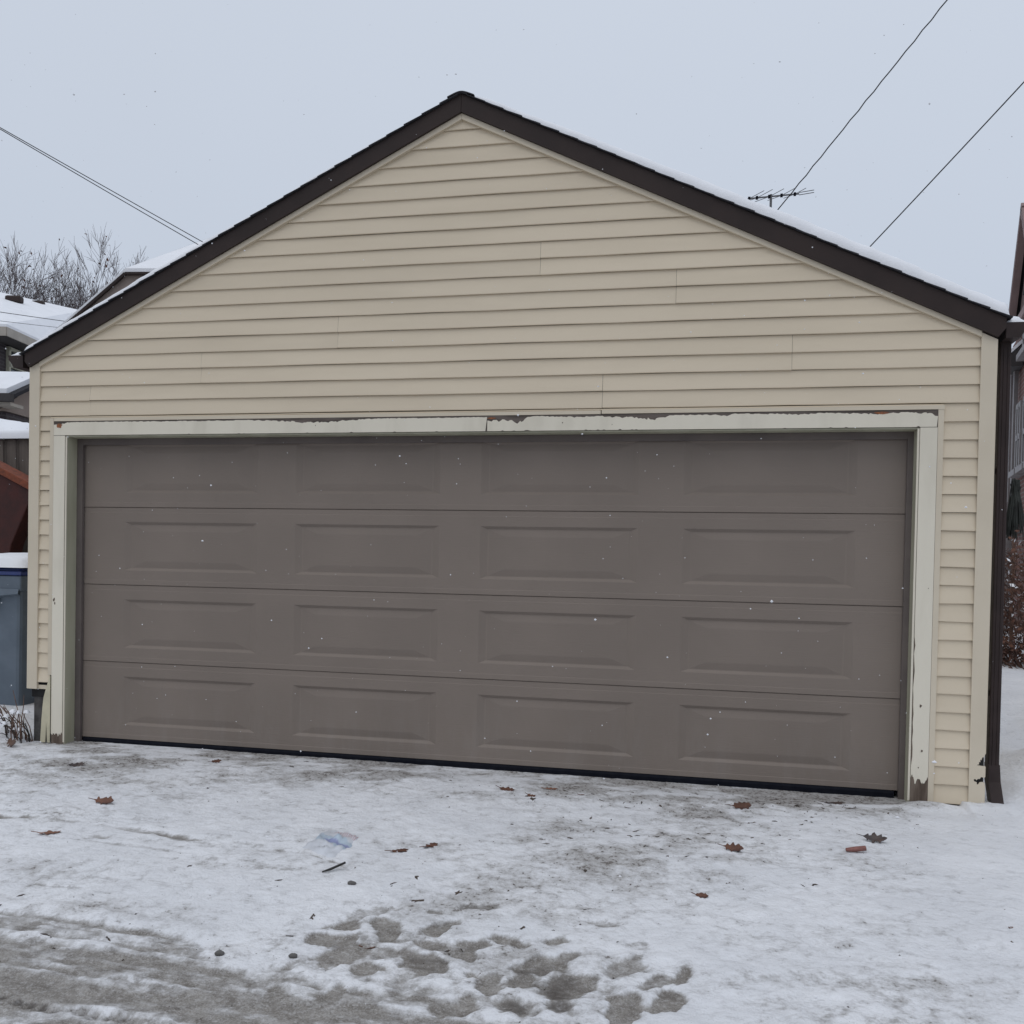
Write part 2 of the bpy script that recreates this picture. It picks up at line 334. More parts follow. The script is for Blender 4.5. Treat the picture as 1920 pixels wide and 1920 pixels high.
RIDGE_SHADE = [(-0.318, -1.78), (-0.09, -1.833), (0.093, -1.914), (0.163, -1.998)]  # shadow edge of a snow ridge, painted as a thin dark line

def pdist(X, Y, pl):
    d = np.full(X.shape, 9.)
    for (ax, ay), (bx, by) in zip(pl, pl[1:]):
        L2 = (bx-ax)**2+(by-ay)**2
        t = np.clip(((X-ax)*(bx-ax)+(Y-ay)*(by-ay))/L2, 0, 1)
        d = np.minimum(d, np.hypot(X-ax-t*(bx-ax), Y-ay-t*(by-ay)))
    return d
def ground_fields(X, Y):
    wx = X+.10*NZ.fbm(X*7, Y*7); wy = Y+.10*NZ2.fbm(X*7+50, Y*7)
    wx2 = X+.016*NZ.fbm(X*30, Y*30); wy2 = Y+.016*NZ2.fbm(X*30+50, Y*30)
    slush = np.zeros_like(X)
    near = (X > -1.5) & (X < 3) & (Y < -1.9) & (Y > -3.75)
    KS = (1., .8, .92, .68, 1., .85)
    rag = .65*NZ.fbm(X*9, Y*9)+.95*NZ2.fbm(X*28, Y*28, 3)
    for L, k in ((FOOT, 1.), (FOOT2, .62)):
        for cx, cy, a, b, c, d in L:
            dx = wx-cx; dy = wy-cy
            r = np.hypot(a*dx+b*dy, c*dx+d*dy)+rag*.9
            slush = np.where(near, np.maximum(slush, k*KS[int(abs(cx*100+cy*37)) % 6]*sst(1.35, .70, r)), slush)
    zs = np.exp(-((X-.85)/.75)**2-((Y+2.74)/.27)**2)
    slush = np.maximum(slush, np.clip(zs*(.46+1.3*NZ.fbm(X*6+2, Y*9)+.9*NZ2.fbm(X*22, Y*22, 3)), 0, .75))
    ey = np.interp(wx, [p[0] for p in EDGE], [p[1] for p in EDGE])
    al = sst(.05, -.07, wy-ey+.10*rag*sst(-.3, .4, X))
    ydir = Y+.035*X
    streak = NZ.fbm(X*1.1, ydir*19)+.6*NZ2.fbm(X*2.5+7, ydir*45)
    patch = np.clip(.74-.12*sst(-.2, .9, X)+.7*NZ.fbm(X*1.7, Y*3.4)+.8*NZ2.fbm(X*8, Y*16)+.75*streak, .22, 1)
    slush = np.maximum(slush, al*patch)
    line0 = np.exp(-((Y-ey+.015)/.028)**2)*sst(.1, -.3, X)*sst(-5, -3, X)
    slush = np.maximum(slush, line0*np.clip(.8+.8*NZ2.fbm(X*6, Y*6), .3, 1))
    # grey pressed patches out on the right of the drive
    pr = sst(-2.2, -2.6, Y)*sst(1.2, 1.7, X)*np.clip(.10+1.3*NZ.fbm(X*3.1+9, Y*6.5), 0, .34)
    slush = np.maximum(slush, pr)
    d1 = pdist(wx2, wy2, T1); d1b = pdist(wx2, wy2, T1B); d2 = pdist(wx2, wy2, RIDGE_SHADE)
    fade = np.clip(.60+2.0*NZ.fbm(X*5, Y*12), .0, 1)
    tr = np.maximum(.95*np.exp(-(d1/.040)**2)*fade, np.maximum(.70*np.exp(-(d1b/.06)**2)*fade, .95*np.exp(-(d2/.014)**2)*np.clip(.5+1.5*NZ2.fbm(X*20, Y*20), 0, 1)))
    slush = np.maximum(slush, tr)  # wheel tracks, plus the painted ridge shadow line
    lane = sst(.4, -.4, X)*sst(-1.35, -1.6, Y)*sst(-3.9, -3.2, X)*(Y > -3)
    slush = np.maximum(slush, lane*np.clip(.04+1.15*streak, 0, .42))
    td = np.zeros_like(X)
    for cx, cy, a, b, c, d in TREAD:
        dx = wx2-cx; dy = wy2-cy
        td = np.maximum(td, sst(1.25, .7, np.hypot((a*dx+b*dy)/1.35, (c*dx+d*dy)/2.4)+rag*.4)*(Y < -3))
    dirt = np.zeros_like(X)
    for cx, cy, a, b, c, d, k in DIRT:
        dirt = np.maximum(dirt, 1.45*k*np.exp(-((a*(X-cx)+b*(Y-cy))**2+(c*(X-cx)+d*(Y-cy))**2)*.8))
    for i_ in (24, 25, 21, 16, 3, 5, 19, 26):
        cx, cy, a, b, c, d = FOOT[i_]; dx = wx-cx; dy = wy-cy
        dirt = np.maximum(dirt, .62*sst(1.3, .5, np.hypot(a*dx+b*dy, c*dx+d*dy)+rag)*near)
    zone = .60*np.exp(-((X-.85)/.65)**2-((Y+2.68)/.30)**2)
    dirt = np.maximum(dirt, zone)
    wall = np.exp(-((Y-.05)/.16)**2)*(np.abs(X) < 2.75)
    drive = .26*sst(3.0, 2.2, X)*sst(-3.4, -2.6, X)*(Y < .1)
    dirt = np.clip(np.maximum(np.maximum(dirt, drive), wall*1.0)*np.clip(.85+2.8*NZ2.fbm(X*2.6, Y*4.5)+1.2*NZ.fbm(X*8, Y*12), 0, 1.8), 0, 1)
    dirt = np.maximum(dirt, td*.95)
    trod = sst(2.9, 2.0, X)*sst(-3.0, -2.4, X)*(Y < .1)
    h = .026*NZ.fbm(X*.9, Y*.9)+.012*NZ2.fbm(X*4, Y*4)+(.007+.011*trod)*NZ.fbm(X*13, Y*13)+(.004+.016*dirt)*NZ2.fbm(X*30+3, Y*30)
    h = h+.010-.016*slush-.016*td+.008*np.exp(-((Y-ey-.06)/.04)**2)*sst(.3, -.2, X)*sst(-6, -4, X)
    h = h+.004*np.exp(-((slush-.30)/.14)**2)*near
    # keep the apron level at the door, drifts to either side
    ap = sst(.5, .05, np.abs(Y-.05))*(np.abs(X) < 3.0)
    h = h*(1-.70*ap)-ap*(.014+.012*sst(-1.5, 2.4, X))
    h = h+.035*np.exp(-((X-2.80)/.16)**2-((Y+.11)/.10)**2)+.016*np.exp(-((X-3.1)/.3)**2-((Y+.10)/.12)**2)
    side = sst(3.15, 3.6, X)*sst(-.4, .6, Y)
    h = h+side*(.06+.16*sst(.6, 4.5, Y)+.10*NZ.fbm(X*.8+4, Y*.8)+.03*NZ2.fbm(X*3, Y*3))
    h = h+.16*np.exp(-((X-3.62)/.22)**2-((Y-2.6)/.5)**2)+.05*np.exp(-((X-4.3)/.5)**2-((Y-3.4)/.7)**2)
    h = h+.13*np.exp(-((X-3.72)/.20)**2-((Y-.85)/.26)**2)+.10*np.exp(-((X-4.1)/.22)**2-((Y-1.9)/.3)**2)+.14*np.exp(-((X-4.5)/.5)**2-((Y-2.3)/.6)**2)+.05*np.exp(-((X-3.4)/.12)**2-((Y-.25)/.2)**2)
    sl = sst(-3.1, -3.35, X)*sst(-.3, .3, Y)
    h = h+sl*.03+.11*np.exp(-((X+3.62)/.26)**2-((Y-.30)/.20)**2)+.05*np.exp(-((X+3.25)/.12)**2-((Y-.08)/.10)**2)
    inside = (np.abs(X-.05) < 2.95) & (Y > .16) & (Y < 6)
    h = np.where(inside, -.03, h)
    far = np.maximum(np.abs(X), np.abs(Y)) > 40
    h = np.where(far, 0, h)
    return h, slush, dirt
def axis(lo, hi, step, ends):
    a = list(np.arange(lo, hi+step/2, step)); l, r = [], []
    d = step; x = lo
    while x > -ends: d *= 1.16; x -= d; l.append(x)
    d = step; x = a[-1]
    while x < ends: d *= 1.16; x += d; r.append(x)
    return np.array(l[::-1]+a+r)
gx = axis(-4.3, 4.3, .0125, 600); gy = axis(-3.75, .22, .0115, 600)
GX, GY = np.meshgrid(gx, gy)
GH, GS, GD = ground_fields(GX, GY)
nx, ny = len(gx), len(gy)
me = bpy.data.meshes.new('ground')
idx = np.arange(nx*ny).reshape(ny, nx)
q = np.stack([idx[:-1, :-1], idx[:-1, 1:], idx[1:, 1:], idx[1:, :-1]], -1).reshape(-1, 4)
me.vertices.add(nx*ny); me.vertices.foreach_set('co', np.stack([GX, GY, GH], -1).ravel().astype(np.float32))
me.loops.add(q.size); me.loops.foreach_set('vertex_index', q.ravel().astype(np.int32))
me.polygons.add(len(q)); me.polygons.foreach_set('loop_start', np.arange(0, q.size, 4, dtype=np.int32))
me.polygons.foreach_set('use_smooth', np.ones(len(q), bool))
for nm, arr in (('slush', GS), ('dirt', GD)):
    at = me.attributes.new(nm, 'FLOAT', 'POINT'); at.data.foreach_set('value', arr.ravel().astype(np.float32))
me.update(calc_edges=True); me.materials.append(MT['ground'])
ground = bpy.data.objects.new('ground', me); C.objects.link(ground)
ground['kind'] = 'structure'; ground['label'] = 'trodden snow with grey slush, footprints and tyre marks before the garage'
def gz(x, y):
    i = min(max(int(np.searchsorted(gx, x)), 1), nx-1); j = min(max(int(np.searchsorted(gy, y)), 1), ny-1)
    u = (x-gx[i-1])/(gx[i]-gx[i-1]); v = (y-gy[j-1])/(gy[j]-gy[j-1])
    return float((GH[j-1, i-1]*(1-u)+GH[j-1, i]*u)*(1-v)+(GH[j, i-1]*(1-u)+GH[j, i]*u)*v)

# ------------------------------------------------------------------ the garage
G = thing('garage', 'cream sided gable garage with wide taupe overhead door and brown rake boards', 'garage')
XC, SLL, SLR = .035, .490, .473
CO = .1016
def roofx(z, side):                      # wall limit under the rake trim at height z
    return max(XC-(4.062-z)/.489, -2.945) if side < 0 else min(XC+(4.062-z)/.4765, 3.045)
rnd = random.Random(3)
def plank(x0b, x1b, x0t, x1t, z0, z1, seed, lap=0.):
    n = max(2, int((x1b-x0b)/.35)+1); rows = []
    R = random.Random(seed)
    wob = [R.uniform(-.0014, .0014)-lap for _ in range(n)]; wz = [R.uniform(-.0017, .0017) for _ in range(n)]
    for i in range(n):
        t = i/(n-1); xb = x0b+(x1b-x0b)*t; xt = x0t+(x1t-x0t)*t
        rows.append([(xb, .002, z0+.001+wz[i]), (xb, -.0125+wob[i], z0+wz[i]), (xb, -.0150+wob[i], z0+.002+wz[i]), (xb, -.0148+wob[i], z0+.007+wz[i]),
                     (xt, -.0025+wob[i]*.4, z1-.001), (xt, .002, z1)])
    mb = MB(); mb.grid(rows); return mb
joints = {5: [-.762], 6: [-.762], 3: [-1.719, 2.027], 4: [-1.719, 2.027], 1: [-2.546, .937], 2: [-2.546, .937], 7: [1.36], 8: [1.36], 9: [.542], 10: [.542]}
seed = 0
for k in range(0, 20):
    z0 = (22+k)*CO; z1 = z0+CO
    if k == 0: js = [-2.546, .937]
    else: js = joints.get(k+1, [])
    xb0, xb1 = roofx(z0, -1), roofx(z0, 1); xt0, xt1 = roofx(z1, -1), roofx(z1, 1)
    if xb1-xb0 < .03: continue
    if xt1 <= xt0: xt0 = xt1 = XC
    cuts = [j for j in js if xb0+.05 < j < xb1-.05]
    eb = [xb0]+cuts+[xb1]; et = [xt0]+cuts+[xt1]
    for i in range(len(eb)-1):
        seed += 1
        a, b = eb[i]+(.0007 if i else 0), eb[i+1]-(.0007 if i < len(eb)-2 else 0)
        c, d = et[i]+(.0007 if i else 0), et[i+1]-(.0007 if i < len(eb)-2 else 0)
        plank(a, b, c, d, z0, z1, seed, .0022*(i % 2)).build('siding_plank', 'siding', G)
plank(-2.846, 2.846, -2.846, 2.846, 2.2215, 2.235, 400).build('siding_plank', 'siding', G)
for k in range(1, 23):
    z0 = (22-k)*CO
    if k <= 18:
        plank(-2.935, -2.835, -2.935, -2.835, z0, z0+CO, 100+k).build('siding_plank', 'siding', G)
    plank(2.835, 3.035, 2.835, 3.035, z0 if k < 22 else z0-.004, z0+CO, 200+k).build('siding_plank', 'siding', G)
MB().box(-2.935, -2.835, -.008, .002, .358, .386).build('starter_strip', 'trim', G)
# sheathing behind the siding, with the opening left free
mb = MB()
mb.prism([(-2.99, .30), (-2.74, .30), (-2.74, 2.12), (2.74, 2.12), (2.74, -.02), (3.09, -.02), (3.09, 2.58), (XC, 4.02), (-2.99, 2.56)], .004, .10)
mb.build('wall_sheathing', 'dark', G)
MB().box(-2.98, -2.745, .015, .16, -.05, .298).build('foundation', 'concrete', G)
# corner boards (the right one is cracked open near the ground)
MB().prism([(-3.01, .359), (-2.93, .358), (-2.93, 2.612), (-3.01, 2.572)], -.024, -.003).build('corner_board', 'trim', G, bevel=.002)
MB().box(-3.014, -3.004, -.018, .08, .359, 2.57).build('corner_return', 'trim', G)
n1 = [(3.111, .218), (3.10, .220), (3.07, .223), (3.073, .228), (3.080, .228), (3.079, .242), (3.086, .241), (3.086, .256), (3.092, .253), (3.096, .270), (3.101, .267), (3.111, .288)]
n2 = [(3.111, .128), (3.10, .131), (3.086, .129), (3.079, .116), (3.071, .116), (3.071, .128), (3.057, .133), (3.055, .144), (3.064, .146), (3.069, .139), (3.076, .148), (3.086, .148), (3.092, .159), (3.111, .156)]
c = MB().prism([(3.03, -.03), (3.111, -.035)]+n2+n1+[(3.111, 2.58), (3.03, 2.62)], -.024, -.016).build('corner_board', 'trim', G)
c['label'] = 'cream corner board with two black broken holes low down'
MB().box(3.034, 3.106, -.0155, .0, -.03, 2.58).build('corner_backing', 'dark', G)
for z0, z1 in ((-.03, .116), (.16, .218), (.288, 2.58)):
    MB().box(3.108, 3.114, -.0235, .08, z0, z1).build('corner_return', 'trim', G)
# rake trim, rake fascia, shingles
for sd_, sl, xe, xb in ((-1, .489, -2.93, -3.0), (1, .4765, 3.03, 3.11)):
    zf = lambda x: 4.053-sl*abs(x-XC)
    MB().prism([(XC+sd_*.0006, 4.0535), (xe, zf(xe)+.001), (xe, zf(xe)-.031), (XC+sd_*.0006, 4.0195)], -.030, .0).build('rake_trim', 'trim', G)
    s2 = SLL if sd_ < 0 else SLR
    zt = lambda x: 4.163-s2*abs(x-XC)
    xo = -3.03 if sd_ < 0 else 3.148
    MB().prism([(XC+sd_*.0012, 4.163), (xo, zt(xo)), (xo, zt(xo)-.055), (xb, zf(xb)), (XC+sd_*.0012, 4.0545)], -.048, -.004).build('rake_board', 'fascia', G)
    # roof deck and shingle courses
    xd = -3.05 if sd_ < 0 else 3.16
    MB().prism([(XC, 4.163), (xd, zt(xd)), (xd, zt(xd)-.03), (XC, 4.12)], -.0035, 6.2).build('roof_deck', 'dark', G)
    nrm = Vector((sd_*s2, 1)).normalized(); dwn = Vector((sd_*1, -s2)).normalized()
    L = abs(xd-XC)*math.hypot(1, s2)+.012; nC = int(L/.127)
    for i in range(nC+1):
        a = Vector((XC, 4.1645))+dwn*max(0, L-(i+1)*.127); b = Vector((XC, 4.1645))+dwn*(L-i*.127)
        jj = rnd.uniform(-.002, .003)
        poly = [a+nrm*.0005, b+nrm*.0035, b+nrm*(.0105+jj*.6), a+nrm*.0045]
        MB().prism([tuple(p) for p in poly], -.062-rnd.uniform(0, .004), 6.21).build('shingle_course', 'shingle', G)
    # snow lying on the slope
    Ys = [-.058, -.055, -.049, -.040, -.025, 0, .04, .1, .2, .4, .8, 1.5, 3, 5, 6.2]
    T = np.linspace(.03 if sd_ > 0 else .05, L+.005, 220); rows = []
    base = (.022, .050) if sd_ < 0 else (.044, .080)
    for t in T:
        r = []
        H = base[0]+(base[1]-base[0])*sst(0, 2.2, t)+.030*NZ.fbm(t*2.2+20*sd_, 3.3)+.012*NZ2.fbm(t*9, 1.7+sd_)
        H = max(.006, H)*sst(.0, .18, t)*sst(L+.006, L-.05, t)
        off = .012+.030*NZ.fbm(t*5, 8+sd_)
        for y in Ys:
            yy = y+off
            p = min(1, max(0, (y+.058)/.075)); h = H*math.sqrt(1-(1-p)**2)*(1+.5*NZ2.fbm(t*1.4, y*1.4+7)*(y > .1))+(.02*min(1, max(0, y-.05)) if sd_ > 0 else 0)
            q2 = Vector((XC, 4.178))+dwn*t+nrm*h
            r.append((q2.x, yy, q2.y))
        rows.append(r)
    MB().grid(rows).build('roof_snow', 'snow', G, smooth=True)
arc = [(XC+x_, 4.190-.480*math.sqrt(x_*x_+.0011)) for x_ in np.linspace(-.085, .085, 21)]
MB().prism(arc+[(p[0], p[1]-.007) for p in arc[::-1]], -.066, 6.2).build('ridge_cap', 'shingle', G)
# side and back walls with the same lap profile
for x, sg in ((-2.99, -1), (3.09, 1)):
    zlo = .30 if sg < 0 else -.02
    prof = []; z = zlo
    while z < 2.55:
        prof += [(x+sg*.016, z), (x+sg*.004, min(z+CO, 2.56)-.001)]; z += CO
    MB().prism(prof+[(x-sg*.08, 2.56), (x-sg*.08, zlo)], .10, 6.1).build('side_wall', 'siding', G)
    MB().box(min(x, x-sg*.15), max(x, x-sg*.15), .165, 6.05, -.2, zlo-.003).build('foundation', 'concrete', G)
MB().prism([(-2.95, 0), (3.05, 0), (3.05, 2.5), (XC, 3.98), (-2.95, 2.5)], 6.0, 6.09).build('back_wall', 'siding', G)
# J-channels round the casing
MB().box(-2.846, -2.818, -.022, .0, .46, 2.219).build('channel_trim', 'trim', G)
MB().box(2.819, 2.849, -.022, .0, -.022, 2.219).build('channel_trim', 'trim', G)
MB().box(-2.815, .930, -.0225, .0, 2.199, 2.2205).build('channel_trim', 'trim', G)
MB().box(.936, 2.851, -.0245, .0, 2.200, 2.2225).build('channel_trim', 'trim', G)
torn = [(-2.819, .455), (-2.824, .452), (-2.84, .402), (-2.859, .343), (-2.871, .30), (-2.878, .238), (-2.885, .151), (-2.894, -.005), (-2.854, -.005), (-2.847, .139), (-2.84, -.005), (-2.819, -.005), (-2.819, .31)]
o = MB().prism(torn, -.030, -.0265).build('torn_channel_trim', 'tear', G); o['label'] = 'torn split strip of cream channel trim hanging to the ground'
# door casing: bare boards, with the layer of old paint that is still on them
R = random.Random(8)
PEEL = [(-2.817, .018), (-2.70, .004), (-2.425, .003), (-2.024, .005), (-1.556, .005), (-1.365, .004), (-1.176, .010), (-1.028, .016), (-.88, .019), (-.734, .014), (-.59, .008), (-.447, .004), (-.165, .006), (.179, .004), (.228, .004), (.234, .021), (.298, .023), (.348, .018), (.415, .030), (.465, .022), (.48, .008), (.548, .002), (.647, .006), (.778, .009), (.908, .007), (1.163, .017), (1.242, .023), (1.289, .018), (1.352, .006), (1.568, .007), (1.69, .012), (1.70, .004), (1.781, .005), (1.961, .007), (2.08, .011), (2.197, .005), (2.515, .012), (2.628, .008), (2.769, .011), (2.817, .022)]
def peel(x): return 1.45*float(np.interp(x, [p[0] for p in PEEL], [p[1] for p in PEEL]))+.002
ZT, ZB = 2.1975, 2.102
for a, b in ((-2.817, .2306), (.2312, 2.818)):
    w_ = MB().box(a, b, -.0205, -.0005, ZB, ZT).build('header_casing', 'barewood', G)
    xs = np.arange(a+.001, b-.001, .012); top = []; bot = []
    for x in xs:
        d = peel(x)*R.uniform(.72, 1.22)+R.choice((0, 0, .0, .002))*R.random()
        top.append((x+R.uniform(-.004, .004), ZT-max(.0008, d)))
        bot.append((x, ZB+(.0006 if R.random() > .06 else R.uniform(.001, .007))))
    top[0] = (a+.0008, top[0][1]); top[-1] = (b-.0008, top[-1][1])
    p_ = MB().prism(bot+top[::-1], -.0232, -.0206).build('peeling_paint', 'paint', w_)
for (x0, z0, pts) in ((2.52, 2.184, 14), (-2.775, 2.165, 12), (.26, 2.182, 12)):
    sc = (.045, .010) if x0 > 2 else ((.03, .016) if x0 < 0 else (.035, .007))
    poly = [(x0+sc[0]*math.cos(t)*R.uniform(.5, 1.1), z0+sc[1]*math.sin(t)*R.uniform(.4, 1.1)) for t in np.linspace(0, 2*math.pi, pts, endpoint=False)]
    MB().prism(poly, -.0240, -.0233).build('rust_stain', 'rust', G)
for x0, x1, zp in ((-2.817, -2.7275, .055), (2.7255, 2.818, .135)):
    w_ = MB().box(x0, x1, -.0205, -.0005, -.05, 2.1005).build('side_casing', 'barewoodv', G)
    lo = [(x, zp*(1+1.1*float(NZ.fbm(x*60, 3.)))+R.uniform(-.006, .006)) for x in np.linspace(x0+.0008, x1-.0008, 26)]
    inner = [(x1-.0008 if x0 < 0 else x0+.0008+(R.choice((0, .003, .006)) if z < .9 else 0), z) for z in np.linspace(.2, 2.09, 40)]
    if x0 < 0: poly = lo+inner+[(x1-.0008, 2.0995), (x0+.0008, 2.0995)]
    else: poly = lo+[(x1-.0008, 2.0995), (x0+.0008, 2.0995)]+inner[::-1]
    MB().prism(poly, -.0230, -.0206).build('peeling_paint', 'paint', w_)
for x, z, rr in ((2.768, .538, .008), (2.78, .285, .007), (2.765, .19, .004), (-2.80, .98, .011), (-2.795, .955, .007), (2.792, 1.2, .003), (.70, 2.15, .004), (-.9, 2.15, .003), (1.0, 2.135, .003)):
    poly = [(x+rr*math.cos(t)*R.uniform(.4, 1), z+1.4*rr*math.sin(t)*R.uniform(.5, 1)) for t in np.linspace(0, 6.28, 9, endpoint=False)]
    MB().prism(poly, -.0240, -.0233).build('paint_chip', 'barewoodv', G)
# jambs and stops
MB().box(-2.745, -2.716, -.012, .088, -.05, 2.092).build('side_jamb', 'jamb', G)
MB().box(-2.7275, -2.7165, -.018, -.0125, .0, 2.095).build('jamb_bead', 'paint', G)
MB().box(2.716, 2.745, -.012, .088, -.05, 2.092).build('side_jamb', 'jamb', G)
MB().box(2.7135, 2.7245, -.018, -.0125, .0, 2.095).build('jamb_bead', 'paint', G)
MB().box(-2.745, 2.745, -.012, .088, 2.0925, 2.1015).build('head_jamb', 'jamb', G)
MB().box(-2.7155, -2.672, .0885, .112, -.05, 2.0915).build('door_stop', 'stop', G)
MB().box(2.684, 2.7155, .0885, .112, -.05, 2.0915).build('door_stop', 'stop', G)
MB().box(-2.6715, 2.6835, .0885, .112, 2.050, 2.0915).build('door_stop', 'stop', G)
# overhead door: four sections, sixteen pressed panels
YD = .118
D = MB().box(-2.71, 2.73, YD+.045, YD+.05, .03, 2.15).build('garage_door', 'dark', G); D['label'] = 'taupe steel overhead door of four pressed panel rows'
pc = [.030+i*1.262 for i in (-1.5, -.5, .5, 1.5)]; PW, PH0, PH1 = .497, .100, .436
def section():
    xs = [-2.713]; 
    for c_ in pc: xs += [c_-PW, c_+PW]
    xs.append(2.733)
    rowsz = [(0.0002, .006), (.003, -.0015), (.033, -.0015), (.036, .0), (PH0, 0), (PH1, 0), (.497, 0), (.500, .0015), (.5305, .0015), (.5340, .006)]
    mb = MB(); P = [[(x, YD+y, z) for x in xs] for z, y in rowsz]
    k = 0; nxs = len(xs)
    for r in P: mb.v += r
    for i in range(len(P)-1):
        for j in range(nxs-1):
            if i == 4 and j % 2 == 1: continue
            mb.f.append((i*nxs+j, i*nxs+j+1, (i+1)*nxs+j+1, (i+1)*nxs+j))
    mb.box(-2.713, 2.733, YD+.012, YD+.040, .0015, .5320)
    return mb
def panel(c_):
    rings = [(0, 0), (.002, .0006), (.018, .0118), (.022, .0122), (.062, .0052), (.068, .0047)]
    mb = MB()
    for ins, y in rings:
        ix = ins*2.4
        mb.v += [(c_-PW+ix, YD+y, PH0+ins), (c_+PW-ix, YD+y, PH0+ins), (c_+PW-ix, YD+y, PH1-ins), (c_-PW+ix, YD+y, PH1-ins)]
    for i in range(len(rings)-1):
        for j in range(4): mb.f.append((i*4+j, i*4+(j+1) % 4, i*4+4+(j+1) % 4, i*4+4+j))
    e_ = (len(rings)-1)*4; mb.f.append((e_, e_+1, e_+2, e_+3)); return mb
sec = None
for r in range(4):
    dz = .0185+r*.5345
    if sec is None:
        sec = section().build('door_section', 'door', D); sec.location.z = dz
        p0 = panel(pc[0]).build('raised_panel', 'door', D); p0.location.z = dz
    else: copy_to(sec, D, (0, 0, dz-.0185))
    for i in range(4):
        if r == 0 and i == 0: continue
        copy_to(p0, D, (pc[i]-pc[0], 0, dz-.0185))
MB().prism([(YD-.004, .0185), (YD+.03, .0185), (YD+.034, -.04), (YD-.012, -.04), (YD-.014, .006)], -2.66, 2.665, 'x').build('bottom_seal', 'black', D)
# gutters, downspout
def gutter(x0, sg, zt, name='gutter'):
    p = [(0, 0), (0, -.085), (.075, -.085), (.090, -.055), (.115, -.030), (.118, 0), (.112, 0), (.108, -.028), (.085, -.052), (.072, -.080), (.006, -.080), (.006, 0)]
    g = MB().prism([(x0+sg*a, zt+b) for a, b in p], -.035, 6.22).build(name, 'gutter', G)
    cap = p[:6]
    MB().prism([(x0+sg*a, zt+b) for a, b in cap], -.037, -.0345).build('end_cap', 'gutter', g)
    return g
gr = gutter(3.150, 1, 2.668); gl = gutter(-3.052, -1, 2.652)
for x0, sg, zt, hh in ((3.150, 1, 2.656, .055), (-3.052, -1, 2.648, .035)):
    rows = []
    for y in [-.033, -.032, -.025, -.01, .02]+list(np.arange(.08, 6.2, .12)):
        r = []
        for i in range(11):
            t = i/10; e_ = min(1, (y+.033)/.05)
            h = hh*(.35+.65*math.sin(math.pi*min(1, t*.9+.12)))*math.sqrt(max(0, 1-(1-e_)**2))*(1+.5*float(NZ.fbm(y*3+i, 2.)))
            r.append((x0+sg*(.005+.106*t), y, zt+max(-.01, h)))
        rows.append(r)
    MB().grid(rows).build('gutter_snow', 'snow', G, smooth=True)
ds = MB().box(3.150, 3.208, .06, .135, .20, 2.59).build('downspout', 'gutter', G, bevel=.006)
for dx in (.018, .04): MB().box(3.150+dx, 3.156+dx, .056, .0605, .21, 2.55).build('rib', 'gutter', ds)
el = MB().add([(3.150, .058, .215), (3.210, .058, .215), (3.210, .138, .215), (3.150, .138, .215),
               (3.152, .050, .12), (3.214, .046, .12), (3.214, .135, .12), (3.152, .137, .12),
               (3.156, -.02, -.03), (3.222, -.02, -.03), (3.226, .075, -.01), (3.158, .075, -.01)],
              [(0, 1, 5, 4), (1, 2, 6, 5), (2, 3, 7, 6), (3, 0, 4, 7), (4, 5, 9, 8), (5, 6, 10, 9), (6, 7, 11, 10), (7, 4, 8, 11), (0, 3, 2, 1)]).build('elbow', 'gutter', ds)
for z in (1.85, .6): MB().box(3.104, 3.212, .085, .11, z, z+.03).build('strap', 'gutter', ds)

# ------------------------------------------------------------------ left side: bin, tub, fence, dry weeds
def snow_dome(mb, x0, x1, y0, y1, z, h, n=18, seed=1, pw=.5):
    rows = []
    for i in range(n+1):
        r = []
        for j in range(n+1):
            u, v = i/n*2-1, j/n*2-1
            e_ = max(0, (1-abs(u)**3)*(1-abs(v)**3))**pw
            x = (x0+x1)/2+u*(x1-x0)/2; y = (y0+y1)/2+v*(y1-y0)/2
            r.append((x, y, z+h*e_*(1+.5*float(NZ.fbm(x*5+seed, y*5)))))
        rows.append(r)
    return mb.grid(rows)
bx, by = -4.16, 1.25
B = thing('trash_bin', 'blue grey wheeled rubbish bin with navy lid under snow by the garage corner', 'bin', (bx, by, .02))
def frus(mb, a0, b0, a1, b1, z0, z1, cx=bx, cy=by, sh=0):
    return mb.add([(cx-a0, cy-b0, z0), (cx+a0, cy-b0, z0), (cx+a0, cy+b0, z0), (cx-a0, cy+b0, z0), (cx-a1, cy-b1+sh, z1), (cx+a1, cy-b1+sh, z1), (cx+a1, cy+b1+sh, z1), (cx-a1, cy+b1+sh, z1)],
                  [(0, 3, 2, 1), (4, 5, 6, 7), (0, 1, 5, 4), (1, 2, 6, 5), (2, 3, 7, 6), (3, 0, 4, 7)])
frus(MB(), .25, .27, .315, .34, -.02, 1.06).build('body', 'bin', B, bevel=.03)
frus(MB(), .325, .352, .345, .372, .98, 1.105).build('rim', 'bin', B, bevel=.012)
MB().add([(bx+.316, by-.36, 1.0), (bx-.316, by-.36, 1.0), (bx-.316, by-.372, .96), (bx-.13, by-.372, .94), (bx-.06, by-.365, .80), (bx+.06, by-.365, .80), (bx+.13, by-.372, .94), (bx+.316, by-.372, .96),
          (bx+.31, by-.33, 1.0), (bx-.31, by-.33, 1.0), (bx-.30, by-.32, .94), (bx-.13, by-.32, .92), (bx-.06, by-.30, .78), (bx+.06, by-.30, .78), (bx+.13, by-.32, .92), (bx+.30, by-.32, .94)],
         [(0, 1, 2, 3, 4, 5, 6, 7), (2, 3, 11, 10), (3, 4, 12, 11), (4, 5, 13, 12), (5, 6, 14, 13), (6, 7, 15, 14)]).build('front_collar', 'bin', B)
lid = frus(MB(), .355, .385, .345, .375, 1.108, 1.142).build('lid', 'lid', B, bevel=.01)
frus(MB(), .335, .36, .30, .33, 1.1435, 1.185).build('lid_crown', 'lid', lid, bevel=.015)
